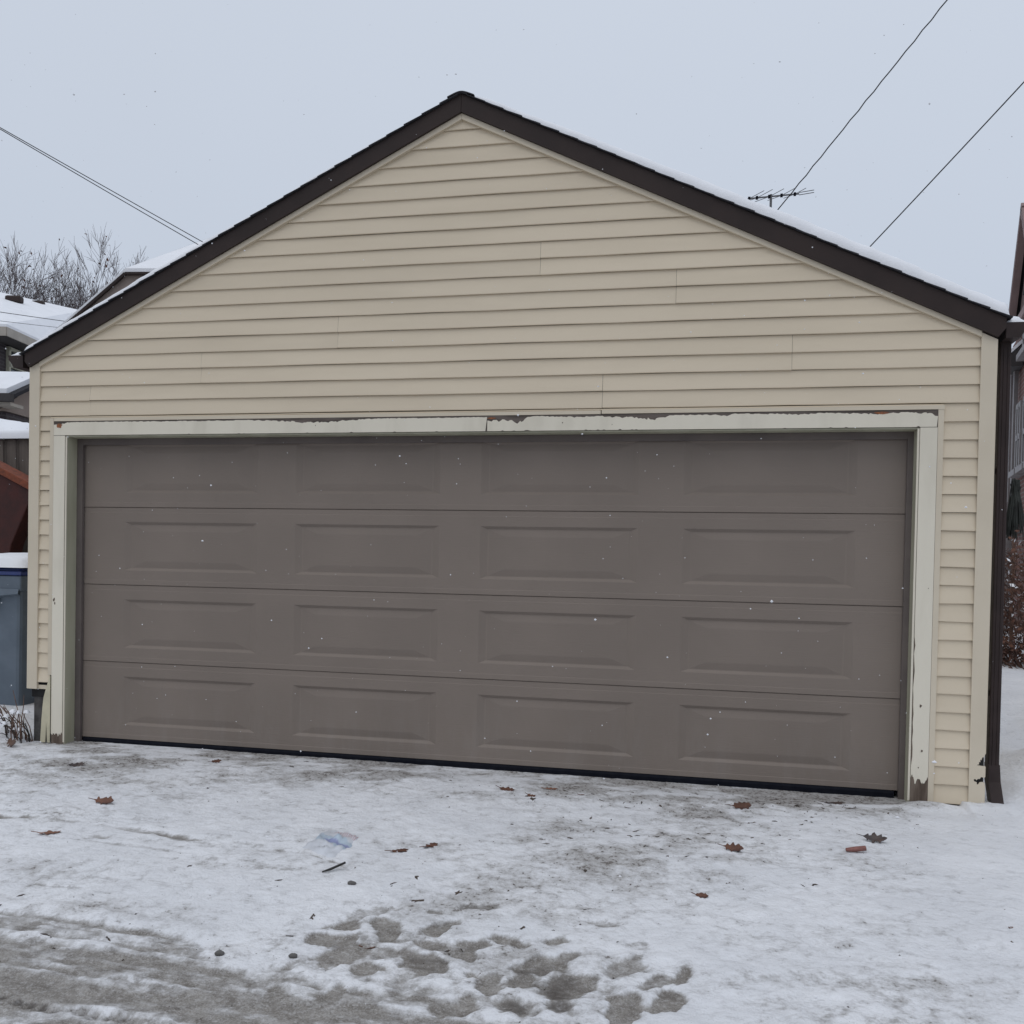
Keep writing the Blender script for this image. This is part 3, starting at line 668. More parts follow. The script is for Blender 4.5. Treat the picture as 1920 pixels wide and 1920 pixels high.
MB().tube([(bx-.22, by+.40, 1.09), (bx+.22, by+.40, 1.09)], .016, 8).build('handle', 'bin', B)
for sx in (-1, 1):
    wv = [(by+.24+.13*math.cos(t), .11+.13*math.sin(t)) for t in np.linspace(0, 6.283, 16, endpoint=False)]
    MB().prism(wv, bx+sx*.30, bx+sx*.345, 'x').build('wheel', 'black', B)
snow_dome(MB(), bx-.36, bx+.36, by-.39, by+.385, 1.17, .11, seed=3, pw=.42).build('snow_cap', 'snow', B, smooth=True)

# leaning tub
tb = (-5.3, 2.0, .02)
TU = thing('tub', 'dark red tapered tub with rusty orange rim standing on end by the fence', 'tub', tb)
MB().prism([(-5.6, 2.33), (-4.54, 1.84), (-4.60, 1.79), (-4.66, 1.66), (-4.80, 1.36), (-5.12, .01), (-5.9, .01)], 1.93, 2.10).build('panel', 'red', TU, bevel=.01)
MB().prism([(-5.62, 2.41), (-4.475, 1.885), (-4.465, 1.80), (-4.54, 1.8425), (-5.6, 2.335)], 1.90, 2.12).build('rim', 'rim', TU, bevel=.008)

# board fence
FN = thing('board_fence', 'weathered grey board fence capped with snow left of the garage', 'fence', (-4.6, 2.5, 0))
R = random.Random(4)
x = -7.2; pk = None
while x < -3.1:
    wd = .138; h = 2.42+R.uniform(-.012, .012)
    if pk is None:
        MBp = MB().box(x, x+wd, 2.46, 2.482, .0, 2.42); pk = MBp.build('picket', 'fence', FN, bevel=.003); px0 = x
    else:
        c = copy_to(pk, FN, (x-px0, R.uniform(-.004, .004), R.uniform(-.012, .012)))
    x += wd+R.uniform(.003, .008)
for z in (.4, 1.25, 2.1): MB().box(-7.2, -3.1, 2.4835, 2.525, z, z+.09).build('rail', 'fence', FN)
mb = MB(); rows = []
for xx in np.arange(-7.2, -4.76, .04):
    e_ = sst(-4.76, -4.86, xx); r = []
    for j in range(11):
        t = j/10*math.pi
        hh = .085+.02*float(NZ.fbm(xx*4, 1))
        r.append((xx, 2.47-.062*math.cos(t)*(.6+.4*e_), 2.425+hh*(.25+.75*float(e_))*math.sin(t)**.7-.01*(j in (0, 10))))
    rows.append(r)
mb.grid(rows).build('snow_cap', 'snow', FN, smooth=True)
HP = thing('snow_heap', 'rounded snow covered wood pile behind the fence', 'wood pile', (-6.2, 3.2, 0))
for i in range(4): MB().box(-7.2, -5.45, 2.85+.2*i, 3.04+.2*i, .0, 2.5-.06*abs(i-1.5)).build('log_stack', 'fence', HP)
snow_dome(MB(), -7.3, -5.40, 2.75, 3.75, 2.44, .30, seed=9, pw=.6).build('snow_cap', 'snow', HP, smooth=True)

WD = thing('dry_weeds', 'tangle of dry brown weed stems at the garage left corner', 'weeds', (-3.08, -.02, 0))
R = random.Random(21)
for i in range(34):
    x0, y0 = -3.10+R.uniform(-.10, .14), R.uniform(-.10, .01); z = gz(x0, y0)-.02
    h = R.uniform(.10, .30) if i > 5 else R.uniform(.28, .40); lx, ly = R.uniform(-.16, .06), R.uniform(-.05, .02)
    if i < 5: lx -= .10
    pts = [(x0+lx*t*t+R.uniform(-.006, .006), y0+ly*t, z+h*t-(.10*t*t*h if i % 3 else .5*h*t*t*t)) for t in (0, .25, .5, .75, 1)]
    MB().tube(pts, [.0042, .0038, .0033, .0028, .002], 5).build('stem', 'stem' if i % 3 else 'twigd', WD)
for i in range(9):
    cx, cy = -3.08+R.uniform(-.10, .12), R.uniform(-.09, -.03); cz = gz(cx, cy)+R.uniform(.03, .22)
    snow_dome(MB(), cx-.02, cx+.02, cy-.015, cy+.015, cz, .022, 6, seed=i).build('snow_clump', 'snow', WD, smooth=True)

# ------------------------------------------------------------------ buildings beyond
U = Vector((-.9780, -.2085, 0)); V = Vector((-.2085, .9780, 0)); ZV = Vector((0, 0, 1))
def P3(o, a, b, z): return Vector((o[0], o[1], 0))+U*a+V*b+ZV*z
def quad(mb, *p): return mb.add(p, [tuple(range(len(p)))])
def slab(mb, pts, t):
    """roof plane with thickness t below"""
    n = len(pts); pts = [Vector(p) for p in pts]
    return mb.add(pts+[p-ZV*t for p in pts], [tuple(range(n)), tuple(range(2*n-1, n-1, -1))]+[(i, (i+1) % n, (i+1) % n+n, i+n) for i in range(n)])
# two-storey dark brick house, far left
O = (-13.3, 11.76)
H = thing('brick_house', 'two storey dark brick house with snowy roof and cream eaves far left', 'house', P3(O, 5, 5, 0))
mb = MB(); b_ = [P3(O, .45, .45, -.3), P3(O, 9, .45, -.3), P3(O, 9, 10, -.3), P3(O, .45, 10, -.3)]
slab(mb, [p+ZV*6.35 for p in b_], 6.35); mb.build('wall', 'brick_dark', H)
E0, E1, E2, E3 = P3(O, 0, 0, 6.14), P3(O, 9.5, 0, 6.14), P3(O, 9.5, 10.5, 6.14), P3(O, 0, 10.5, 6.14)
R1, R2 = Vector((-17.21, 16.07, 8.19)), Vector((-16.16, 18.04, 8.17)); R0 = R1+U*4
mb = MB()
for f in ((E0, R1, R0, E1), (E0, E3, R2, R1), (E3, E2, R0, R2), (E1, R0, E2)): slab(mb, f, .06)
rf = mb.build('roof', 'snow', H)
mb = MB()
for a, b in ((E0, E1), (E0, E3)):
    d = (b-a).normalized(); n_ = Vector((-d.y, d.x, 0)); n_ = n_ if n_.dot(P3(O, 1, 1, 0)-P3(O, 0, 0, 0)) > 0 else -n_
    mb.obox((a+b)/2+n_*.03-ZV*.16, (b-a)/2, n_*.05, ZV*.095)
mb.build('eave_board', 'eave', H)
slab(MB(), [E0-ZV*.255, E1-ZV*.255, E2-ZV*.255, E3-ZV*.255], .02).build('soffit', 'soffit', H)
def vent(parent, c, s):
    MB().obox(c, U*s, V*s*.6, ZV*s*.45).build('roof_vent', 'fascia', parent, bevel=.05)
def rp(f, a, b): # point on right roof plane of the house
    return E0+(E3-E0)*a+((R1-E0)*(1-a)+(R2-E3)*a)*b
vent(rf, rp(0, .10, .72)+ZV*.12, .20); vent(rf, rp(0, .36, .86)+ZV*.10, .16)
def wall_window(parent, o, a, b0, b1, z0, z1, fm='frame_y', nb=2):
    """window in the face that looks along -U (a = distance behind the corner)"""
    f = MB()
    for (p, q) in (((b0, z0), (b1, z0)), ((b0, z1), (b1, z1)), ((b0, z0), (b0, z1)), ((b1, z0), (b1, z1)), ((b0, (z0+z1)/2), (b1, (z0+z1)/2)), ((b0, z0+(z1-z0)*.75), (b1, z0+(z1-z0)*.75))):
        c0, c1 = P3(o, a-.03, p[0], p[1]), P3(o, a-.03, q[0], q[1]); d = (c1-c0)/2
        n_ = ZV if abs(d.z) < .01 else V
        f.obox((c0+c1)/2, d+d.normalized()*.03, n_*.035, U*.05)
    w_ = f.build('window', fm, parent)
    quad(MB(), P3(o, a-.01, b0, z0), P3(o, a-.01, b1, z0), P3(o, a-.01, b1, z1), P3(o, a-.01, b0, z1)).build('pane', 'glass', w_)
    MB().obox(P3(o, a-.06, (b0+b1)/2, z0-.07), V*((b1-b0)/2+.08), U*.09, ZV*.05).build('sill', fm, w_)
wall_window(H, O, .45, .85, 1.50, 4.30, 5.80); wall_window(H, O, .45, 3.0, 3.8, 4.3, 5.8)
# small outbuilding with snowy roof
O2 = (-7.20, 4.82)
B2 = thing('outbuilding', 'small dark brick outbuilding with snowy roof and tan gable beside the fence', 'shed', P3(O2, 2, 1.7, 0))
mb = MB(); slab(mb, [P3(O2, .28, .28, 3.12), P3(O2, 5, .28, 3.12), P3(O2, 5, 1.55, 3.12), P3(O2, .28, 1.55, 3.12)], 3.3); mb.build('wall', 'brick_dark', B2)
mb = MB(); mb.add([P3(O2, .26, .1, 3.13), P3(O2, .26, 1.70, 3.13), P3(O2, .26, .9, 3.56), P3(O2, .5, .1, 3.13), P3(O2, .5, 1.70, 3.13), P3(O2, .5, .9, 3.56)], [(0, 1, 2), (3, 5, 4), (0, 3, 4, 1), (1, 4, 5, 2), (2, 5, 3, 0)]); mb.build('gable', 'brown_wall', B2)
mb = MB(); slab(mb, [P3(O2, 0, -.05, 3.30), P3(O2, 5.2, -.05, 3.30), P3(O2, 5.2, .9, 3.70), P3(O2, 0, .9, 3.70)], .05); slab(mb, [P3(O2, 0, 1.85, 3.30), P3(O2, 5.2, 1.85, 3.30), P3(O2, 5.2, .902, 3.70), P3(O2, 0, .902, 3.70)], .05); mb.build('roof', 'shingle', B2)
mb = MB(); slab(mb, [P3(O2, .10, -.04, 3.375), P3(O2, 5.2, -.04, 3.375), P3(O2, 5.2, .9, 3.77), P3(O2, .10, .9, 3.77)], .07); mb.build('roof_snow', 'snow', B2)
MB().obox(P3(O2, 2.6, -.09, 3.25), U*2.6, V*.05, ZV*.05).build('gutter', 'soffit', B2)
MB().obox(P3(O2, 2.6, .12, 3.18), U*2.55, V*.16, ZV*.02).build('soffit', 'eave', B2)
# tan gable house just behind the roof
H3 = thing('gable_house', 'tan clipped gable and snowy roof of a house behind the garage', 'house', (-7.5, 10.5, 0))
g1, g2, g3 = Vector((-9.95, 8.36, 4.55)), Vector((-8.32, 8.72, 6.05)), Vector((-7.98, 8.80, 6.09))
dxy = (g3-g2); dxy.z = 0; dxy.normalize(); bk = Vector((-dxy.y, dxy.x, 0))
g4 = g3+dxy*1.1; g5 = g4+dxy*1.9+ZV*-1.6
mb = MB(); poly = [g1, g2, g3, g4, g5, Vector((g5.x, g5.y, 0)), Vector((g1.x, g1.y, 0))]
n = 7; mb.add([p for p in poly]+[p+bk*.3 for p in poly], [tuple(range(n)), tuple(range(13, 6, -1))]+[(i, (i+1) % n, (i+1) % n+n, i+n) for i in range(n)]); mb.build('gable', 'brown_wall', H3)
mb = MB(); slab(mb, [P - ZV*0 for P in (Vector((g1.x, g1.y, 4.2))+bk*.31, Vector((g5.x, g5.y, 4.2))+bk*.31, Vector((g5.x, g5.y, 4.2))+bk*7, Vector((g1.x, g1.y, 4.2))+bk*7)], 4.2); mb.build('wall', 'brick_dark', H3)
fr = -bk*.06
rg = Vector((-8.47, 11.79, 7.76))
mb = MB()
slab(mb, [g1+fr+ZV*.10, g2+fr+ZV*.10, rg+ZV*0, rg+bk*5, g1+bk*8+ZV*.1], .08)
slab(mb, [g2+fr+ZV*.10, g4+fr+ZV*.10, rg+dxy*.01], .08)
slab(mb, [g4+fr+ZV*.10, g5+fr+ZV*.10, g5+bk*8+ZV*.1, rg+bk*5, rg+dxy*.01], .08); mb.build('roof_snow', 'snow', H3)
mb = MB()
for a, b in ((g1, g2), (g2, g4)):
    d = (b-a).normalized(); mb.obox((a+b)/2+fr*.9+ZV*.01, (b-a)/2, bk*.03, d.cross(bk)*.022)
mb.build('rake_board', 'fascia', H3)

# red brick house at the right edge, its front seen at a grazing angle
A = Vector((6.985, 12.96, 0)); d8 = Vector((-.165, -.986, 0)).normalized(); o8 = Vector((-d8.y, d8.x, 0)); o8 = o8 if o8.x < 0 else -o8   # d8 towards the camera along the front, o8 out of the front
def Q(s, out, z): return A+d8*s+o8*out+ZV*z
BH = thing('red_brick_house', 'red brick house with steep mauve gable and grey window frames at right edge', 'house', Q(3, -3, 0))
mb = MB(); slab(mb, [Q(-.9, 0, 5.55), Q(7, 0, 5.55), Q(7, -7, 5.55), Q(-.9, -7, 5.55)], 5.8); mb.build('wall', 'brick_red', BH)
sa = 1.42
mb = MB(); mb.add([Q(.1, .04, 5.56), Q(2*sa-.1, .04, 5.56), Q(sa, .04, 7.2), Q(.1, -.2, 5.56), Q(2*sa-.1, -.2, 5.56), Q(sa, -.2, 7.2)], [(0, 1, 2), (3, 5, 4), (0, 3, 4, 1), (1, 4, 5, 2), (2, 5, 3, 0)]); mb.build('gable', 'mauve', BH)
mb = MB()
for s0, s1 in ((-.05, sa), (2*sa+.05, sa)):
    a, b = Q(s0, .14, 5.72), Q(s1, .14, 7.36); d = (b-a).normalized()
    mb.obox((a+b)/2, (b-a)/2+d*.08, o8*.06, d.cross(o8)*.06)
mb.build('rake_board', 'mauve2', BH)
mb = MB(); mb.obox(Q(sa, .10, 5.60), d8*sa, o8*.05, ZV*.07); mb.build('gable_base_board', 'mauve2', BH)
mb = MB(); slab(mb, [Q(-.1, .2, 5.75), Q(sa, .2, 7.44), Q(sa, -5, 7.44), Q(-.1, -5, 5.75)], .06); slab(mb, [Q(2*sa+.1, .2, 5.75), Q(sa, .2, 7.44), Q(sa, -5, 7.44), Q(2*sa+.1, -5, 5.75)], .06)
slab(mb, [Q(2*sa, .3, 5.6), Q(7.2, .3, 5.6), Q(7.2, -3.5, 8.2), Q(2*sa, -3.5, 8.2)], .06); mb.build('roof', 'shingle', BH)
def qwin(s0, s1, z0, z1):
    f = MB()
    for a, b in (((s0, z0), (s1, z0)), ((s0, z1), (s1, z1)), ((s0, z0), (s0, z1)), ((s1, z0), (s1, z1)), ((s0, (z0+z1)/2), (s1, (z0+z1)/2)), (((s0+s1)/2, z0), ((s0+s1)/2, z1))):
        c0, c1 = Q(a[0], .03, a[1]), Q(b[0], .03, b[1]); d = (c1-c0)/2; n_ = ZV if abs(d.z) < .01 else d8
        f.obox((c0+c1)/2, d+d.normalized()*.04, n_*.045, o8*.06)
    w_ = f.build('window', 'frame', BH)
    quad(MB(), Q(s0, .015, z0), Q(s1, .015, z0), Q(s1, .015, z1), Q(s0, .015, z1)).build('pane', 'glass', w_)
    MB().obox(Q((s0+s1)/2, .07, z0-.08), d8*((s1-s0)/2+.1), o8*.10, ZV*.05).build('sill', 'frame', w_)
for s0, s1 in ((.62, 1.15), (1.5, 2.1), (2.45, 3.0)): qwin(s0, s1, 3.05, 4.15)
qwin(1.2, 2.0, 5.0, 5.5)
MB().box(*(lambda p: (p.x-.035, p.x+.035, p.y-.035, p.y+.035))(Q(.30, .07, 0)), 2.6, 5.2).build('downspout', 'frame', BH)
MB().box(*(lambda p: (p.x-.05, p.x+.05, p.y-.05, p.y+.05))(Q(-.25, .05, 0)), .0, 5.3).build('downspout', 'frame', BH)
MB().box(*(lambda p: (p.x-.11, p.x+.11, p.y-.11, p.y+.11))(Q(1.1, .35, 0)), .0, 2.45).build('porch_post', 'frame', BH)
MB().add([Q(.0, .02, 5.25), Q(.0, .36, 4.92), Q(.8, .36, 4.92), Q(.8, .02, 5.25), Q(0, .02, 4.85), Q(0, .36, 4.85), Q(.8, .36, 4.85), Q(.8, .02, 4.85)], [(0, 1, 2, 3), (0, 4, 5, 1), (1, 5, 6, 2), (2, 6, 7, 3), (4, 7, 6, 5)]).build('hood', 'soffit', BH)
slab(MB(), [Q(.0, .03, 5.33), Q(.0, .37, 5.0), Q(.8, .37, 5.0), Q(.8, .03, 5.33)], .07).build('hood_snow', 'snow', BH)

# ------------------------------------------------------------------ trees, shrubs
def bare_tree(label, base, height, seed, stems=3, spread=.45, levels=5, group='bare trees beyond the houses', lean=0.):
    R = random.Random(seed); T_ = thing('bare_tree', label, 'tree', base, group)
    tr, tw, lf = MB(), MB(), MB()
    def branch(p, d, L, r, lv):
        n = 5 if lv > 2 else (3 if lv else 2); pts = [p]; rr = [r]; dd = d.copy()
        for i in range(n):
            dd = (dd+Vector((R.gauss(0, .10), R.gauss(0, .10), R.gauss(.04, .06)))).normalized()
            pts.append(pts[-1]+dd*L/n); rr.append(r*(1-.55*(i+1)/n))
        (tr if lv >= 3 else tw).tube(pts, rr, 6 if lv >= 4 else (4 if lv >= 3 else 3), cap=False)
        if lv == 0:
            if R.random() < .035:
                c = pts[-1]; s = R.uniform(.05, .11); a = Vector((R.gauss(0, 1), R.gauss(0, 1), R.gauss(0, 1))).normalized(); b = a.orthogonal().normalized()
                lf.add([c, c+a*s+b*s*.4, c+a*s*1.6, c+a*s-b*s*.4], [(0, 1, 2), (0, 2, 3)])
            return
        k = R.choice((4, 5)) if lv > 1 else R.choice((4, 5, 6))
        for i in range(k):
            t = R.uniform(.35, .98) if i else 1.0
            j = min(int(t*n), n-1); f = t*n-j; q = pts[j].lerp(pts[j+1], f) if t < 1 else pts[-1]
            ax = dd.orthogonal().normalized(); ax.rotate(__import__('mathutils').Quaternion(dd, R.uniform(0, 6.283)))
            ang = R.uniform(.25, .75) if i else R.uniform(.05, .25)
            nd_ = (dd*math.cos(ang)+ax*math.sin(ang)); nd_.z += .12; nd_.normalize()
            branch(q, nd_, L*R.uniform(.50, .66), max(.0075, rr[j]*R.uniform(.42, .62)), lv-1)
    for s in range(stems):
        a = s/stems*6.283+R.uniform(-.5, .5)
        d = Vector((math.cos(a)*spread*R.uniform(.4, 1)+lean, math.sin(a)*spread*R.uniform(.4, 1), 1)).normalized()
        branch(Vector(base)+Vector((math.cos(a), math.sin(a), 0))*.12, d, height*R.uniform(.40, .45), .17*height/13*R.uniform(.75, 1.1), levels)
    tr.build('trunk', 'bark', T_, smooth=True); tw.build('crown', 'twig', T_)
    if lf.v: lf.build('dead_leaves', 'deadleaf', T_)
    return T_
bare_tree('bare tree at the left edge leaning over the snowy house roof', (-25.0, 25.7, 0), 12.5, 2, 4, .55)
bare_tree('dense many stemmed bare tree behind the snowy roof vent', (-23.4, 26.1, 0), 13.4, 5, 6, .36)
bare_tree('bare tree with upright trunk in the middle of the bare trees', (-21.9, 26.6, 0), 13.0, 9, 4, .28)
bare_tree('bare tree with forked trunk just left of the tan clipped gable', (-20.1, 26.9, 0), 12.8, 14, 4, .42)
bare_tree('faint low bare tree farthest right behind the snowy roof', (-20.6, 33.0, 0), 14.4, 22, 4, .60)

SH = thing('shrub', 'dense russet leafed shrub dusted with snow right of the garage', 'shrub', (5.35, 6.3, 0))
R = random.Random(31); tw, lf, sn = MB(), MB(), MB()
for i in range(900):
    a = R.uniform(0, 6.283); r = .95*math.sqrt(R.random())
    p = Vector((5.35+r*math.cos(a)*.8, 6.3+r*math.sin(a), gz(5.35+r*.8*math.cos(a), 6.3+r*math.sin(a))-.03 if R.random() < .5 else R.uniform(.3, 1.4)))
    d = Vector((math.cos(a)*.5+R.gauss(0, .4), math.sin(a)*.5+R.gauss(0, .4), R.uniform(.2, 1.0))).normalized(); L = R.uniform(.25, .6)
    if p.z+d.z*L > 2.0-.5*r: continue
    tw.tube([p, p+d*L*.5+Vector((R.gauss(0, .03), R.gauss(0, .03), 0)), p+d*L], [.006, .005, .003], 3, cap=False)
    for k in range(5):
        c = p+d*L*R.uniform(.3, 1)+Vector((R.gauss(0, .04), R.gauss(0, .04), R.gauss(0, .04))); s = R.uniform(.018, .038)
        u_ = Vector((R.gauss(0, 1), R.gauss(0, 1), R.gauss(0, 1))).normalized(); v_ = u_.orthogonal().normalized()
        (lf if R.random() < .88 else sn).add([c, c+u_*s+v_*s*.6, c+u_*s*2, c+u_*s-v_*s*.6], [(0, 1, 2, 3)])
tw.build('stems', 'bush', SH); lf.build('foliage', 'bushleaf', SH); sn.build('snow_dusting', 'snow', SH)['kind'] = 'stuff'
PL = thing('dry_grass_plume', 'dark broom shaped dry plant above the russet shrub', 'plant', (5.12, 6.5, 0))
mb = MB()
for i in range(170):
    a = R.uniform(0, 6.283); t = R.random(); rr = .02+.10*t
    mb.tube([(5.12+R.gauss(0, .02), 6.5+R.gauss(0, .02), 2.34+R.uniform(-.05, .05)), (5.12+rr*.6*math.cos(a), 6.5+rr*.6*math.sin(a), 2.10), (5.12+rr*math.cos(a), 6.5+rr*math.sin(a), 1.75+R.uniform(-.1, .15))], [.006, .009, .004], 3, cap=False)
mb.build('foliage', 'grass', PL)
MB().tube([(5.12, 6.5, 0), (5.12, 6.5, 2.3)], .02, 6).build('stem', 'stem', PL)

# ------------------------------------------------------------------ wires and aerial
def cable(label, a, b, sag, r, name='overhead_cable', twist=0, group=None):
    a, b = Vector(a), Vector(b); n = 60; pts = []
    d = (b-a).normalized(); s = d.orthogonal().normalized(); s2 = d.cross(s)
    for i in range(n+1):
        t = i/n; p = a.lerp(b, t)-ZV*sag*4*t*(1-t)
        if twist: p += (s*math.cos(t*twist)+s2*math.sin(t*twist))*.005
        pts.append(p)
    return tag(MB().tube(pts, r, 5).build(name, 'cable', None, origin=tuple(a), smooth=True), label, 'cable', group)
cable('upper of the paired thin cables dropping to the roof at upper left', (-8.60, 4.30, 7.35), (-1.56, 10.24, 3.687), .03, .006)
cable('lower of the paired thin cables dropping to the roof at upper left', (-8.56, 4.30, 7.335), (-1.696, 10.24, 3.595), .04, .006)
cable('upper thin cable crossing in front of the far left snowy roof', (-10.4, 5.4, 4.95), (-9.6, 11.4, 5.75), .02, .006)
cable('lower thin cable crossing in front of the far left snowy roof', (-10.3, 5.4, 4.75), (-9.9, 11.4, 5.70), .02, .004)
cable('twisted service cable running past the rooftop aerial', (4.70, 6.12, 8.63), (-.292, 8.967, 3.248), .04, .008, twist=214)
cable('single service cable at the far upper right', (5.72, 5.85, 7.68), (1.18, 9.593, 3.31), .04, .008)
AN = thing('television_aerial', 'small rooftop television aerial above the right roof slope', 'aerial', (2.35, 8.97, 0))
MB().tube([(2.35, 8.97, 0), (2.35, 8.97, 6.86)], .018, 8).build('mast', 'metal', AN)
b0, b1 = Vector((2.01, 8.9, 6.79)), Vector((2.76, 9.05, 6.875))
MB().tube([b0, b1], .012, 6).build('boom', 'metal', AN)
for i, t in enumerate((.03, .18, .42, .66, .92)):
    c = b0.lerp(b1, t); ln = (.34, .36, .34, .32, .26)[i]
    for sg in (-1, 1):
        MB().tube([c, c+Vector((.22*sg*ln/.34, .5*sg*-1*-1*ln, .17*ln/.34 if sg > 0 else -.13*ln/.34))], .005, 5).build('element', 'metal', AN)
    MB().obox(c, (.018, 0, 0), (0, .02, 0), (0, 0, .022)).build('insulator', 'black', AN)
for dz in (-.018, .018): MB().tube([b1+Vector((.0, 0, dz)), b1+Vector((.22, .04, .04+dz))], .006, 5).build('reflector_arm', 'metal', AN)

# ------------------------------------------------------------------ things lying on the snow
def oak_outline():
    pts = []; w_ = [(0, .02), (.08, .06), (.14, .17), (.20, .20), (.25, .14), (.34, .16), (.42, .27), (.50, .28), (.55, .19), (.62, .18), (.70, .25), (.78, .24), (.83, .15), (.90, .14), (1.0, .03)]
    return w_
def leaf(label, x, y, L, rot, mat='leaf', curl=.25, tilt=0., fold=.3, name='oak_leaf', seed=0):
    R = random.Random(seed+int(abs(x)*1000)); z = gz(x, y)
    L *= .86; mb = MB(); W_ = oak_outline(); rows = []
    for t, w_ in W_:
        r = []
        for s in (-1, -.5, 0, .5, 1):
            jx = R.uniform(-.035, .035)
            px_ = (t-.5)*L; py_ = s*w_*L*(.95+R.uniform(-.25, .2))
            pz = .6*curl*L*(abs(s)*w_*fold*1.6+((t-.5)*2)**2*.22)+L*.16*float(NZ.fbm(t*3+x*9, s*w_*6+y*7))
            r.append(Vector((px_+jx*L, py_, pz)))
        rows.append(r)
    rm = Matrix.Rotation(rot, 3, 'Z') @ Matrix.Rotation(tilt, 3, 'X')
    rows = [[rm @ p for p in r] for r in rows]
    zm = min(p.z for r in rows for p in r)
    rows = [[(p.x+x, p.y+y, p.z-zm+z-.0005) for p in r] for r in rows]
    mb.grid(rows); st = rows[0][2]
    e_ = rm @ Vector((-.5*L-.30*L, .03*L, .06*L)); mb.tube([st, (x+e_.x, y+e_.y, max(st[2]+.004, z+.006+e_.z))], .0018, 4)
    o = mb.build(name, mat, None, origin=(x, y, z), smooth=True)
    sm = o.modifiers.new('thick', 'SOLIDIFY'); sm.thickness = .0012
    return tag(o, label, 'leaf', 'dead leaves on the snow')
leaf('flat orange brown oak leaf on snow at far left', -1.369, -1.86, .115, .4, 'leafo', .10)
leaf('curled dark brown oak leaf with long stem, left below the casing', -1.467, -1.325, .13, .05, 'leaf', .5, .5)
leaf('blackish wet leaf nearest the left casing', -2.157, -.629, .11, .3, 'leafd', .5, .3)
leaf('small brown curled leaf close to the door bottom at left', -1.422, -.279, .075, .8, 'leaf', .6, .5)
leaf('thin brown leaf at the left frame edge', -2.93, -.25, .15, -.5, 'stem', .4, .9)
leaf('left of two brown oak leaves lying side by side mid snow', .274, -1.678, .105, .7, 'leaf', .15)
leaf('right of two brown oak leaves lying side by side mid snow', .388, -1.591, .10, 1.1, 'leaf', .2)
leaf('largest reddish leaf of the cluster before the door centre', .502, -.502, .115, -.4, 'leaf', .35, .2)
leaf('small dark red leaf below the centre cluster', .659, -.589, .07, -.6, 'leaf', .5, .3)
leaf('pale brown leaf right in the centre cluster', .739, -.394, .085, .2, 'leafo', .3)
leaf('tiny red leaf right of the centre cluster', .926, -.487, .04, .5, 'leaf', .5)
leaf('dark crumpled leaf near the right part of the door', 1.787, -.511, .12, .35, 'leaf', .6, .6)
leaf('red brown folded leaf in the right middle of the snow', 1.728, -1.273, .105, -.2, 'leaf', .6, .7)
leaf('small brown leaf alone on clean snow right of centre', 1.593, -1.883, .06, -.1, 'leaf', .7, .5)
leaf('dark wet leaf bundle beside the red brown stub', 2.388, -.949, .12, -.15, 'leafd', .7, .6)
leaf('tiny reddish leaf at the far right edge of the snow', 2.702, -1.917, .028, .9, 'leaf', .5)
leaf('matted dark leaf at the right end of the door bottom', 2.30, -.20, .13, .2, 'leafd', .2)
leaf('brown leaf scrap in the grey slush', .50, -2.66, .05, .3, 'leaf', .5)

sx_, sy_ = 2.277, -1.137
MB_ = MB().tube([(sx_-.045, sy_-.012, gz(sx_, sy_)+.012), (sx_, sy_, gz(sx_, sy_)+.014), (sx_+.042, sy_+.013, gz(sx_, sy_)+.018)], [.008, .013, .012], 8)
tag(MB_.build('bark_stub', 'pinkstub', None, origin=(sx_, sy_, gz(sx_, sy_)), smooth=True), 'short red brown stub of bark on the snow at right', 'bark')
tz = gz(.114, -2.012)
tag(MB().tube([(.062, -2.045, tz+.003), (.09, -2.025, tz+.010), (.140, -1.985, tz+.030)], [.003, .006, .005], 6).build('twig', 'twigd', None, origin=(.114, -2.012, tz)), 'short black twig sticking out of the snow', 'twig')

# crumpled printed bag, half buried
def bag_mat():
    m, n, b = nodes('printed_plastic_bag'); t = n.nodes.new('ShaderNodeUVMap'); s = n.nodes.new('ShaderNodeSeparateXYZ'); n.links.new(t.outputs[0], s.inputs[0])
    z = nd(n, 'ShaderNodeTexNoise', Scale=7., Detail=3.); n.links.new(t.outputs[0], z.inputs['Vector'])
    u_, v_ = s.outputs[0], s.outputs[1]
    band = math2(n, 'MULTIPLY', rng(n, math2(n, 'ADD', v_, math2(n, 'MULTIPLY', z.outputs[0], .25)), .50, .56), rng(n, math2(n, 'ADD', v_, math2(n, 'MULTIPLY', z.outputs[0], .25)), .80, .74))
    c = mixc(n, band, (.60, .62, .66), (.45, .53, .61))
    wv = nd(n, 'ShaderNodeTexWave', Scale=9., Distortion=1.5); n.links.new(t.outputs[0], wv.inputs['Vector'])
    red = math2(n, 'MULTIPLY', rng(n, wv.outputs[1], .45, .6), math2(n, 'MULTIPLY', rng(n, v_, .70, .76), rng(n, u_, .30, .36)))
    c = mixc(n, math2(n, 'MULTIPLY', red, .7), c, (.48, .27, .29))
    bl = math2(n, 'MULTIPLY', rng(n, v_, .44, .48), rng(n, v_, .56, .52))
    c = mixc(n, math2(n, 'MULTIPLY', bl, rng(n, u_, .3, .4)), c, (.26, .29, .46))
    n.links.new(c, b.inputs['Base Color']); b.inputs['Roughness'].default_value = .35
    b.inputs['Transmission Weight'].default_value = 0.
    return m
MT['bag'] = bag_mat()
bxx, byy = -.06, -1.66; rows = []; nb = 26
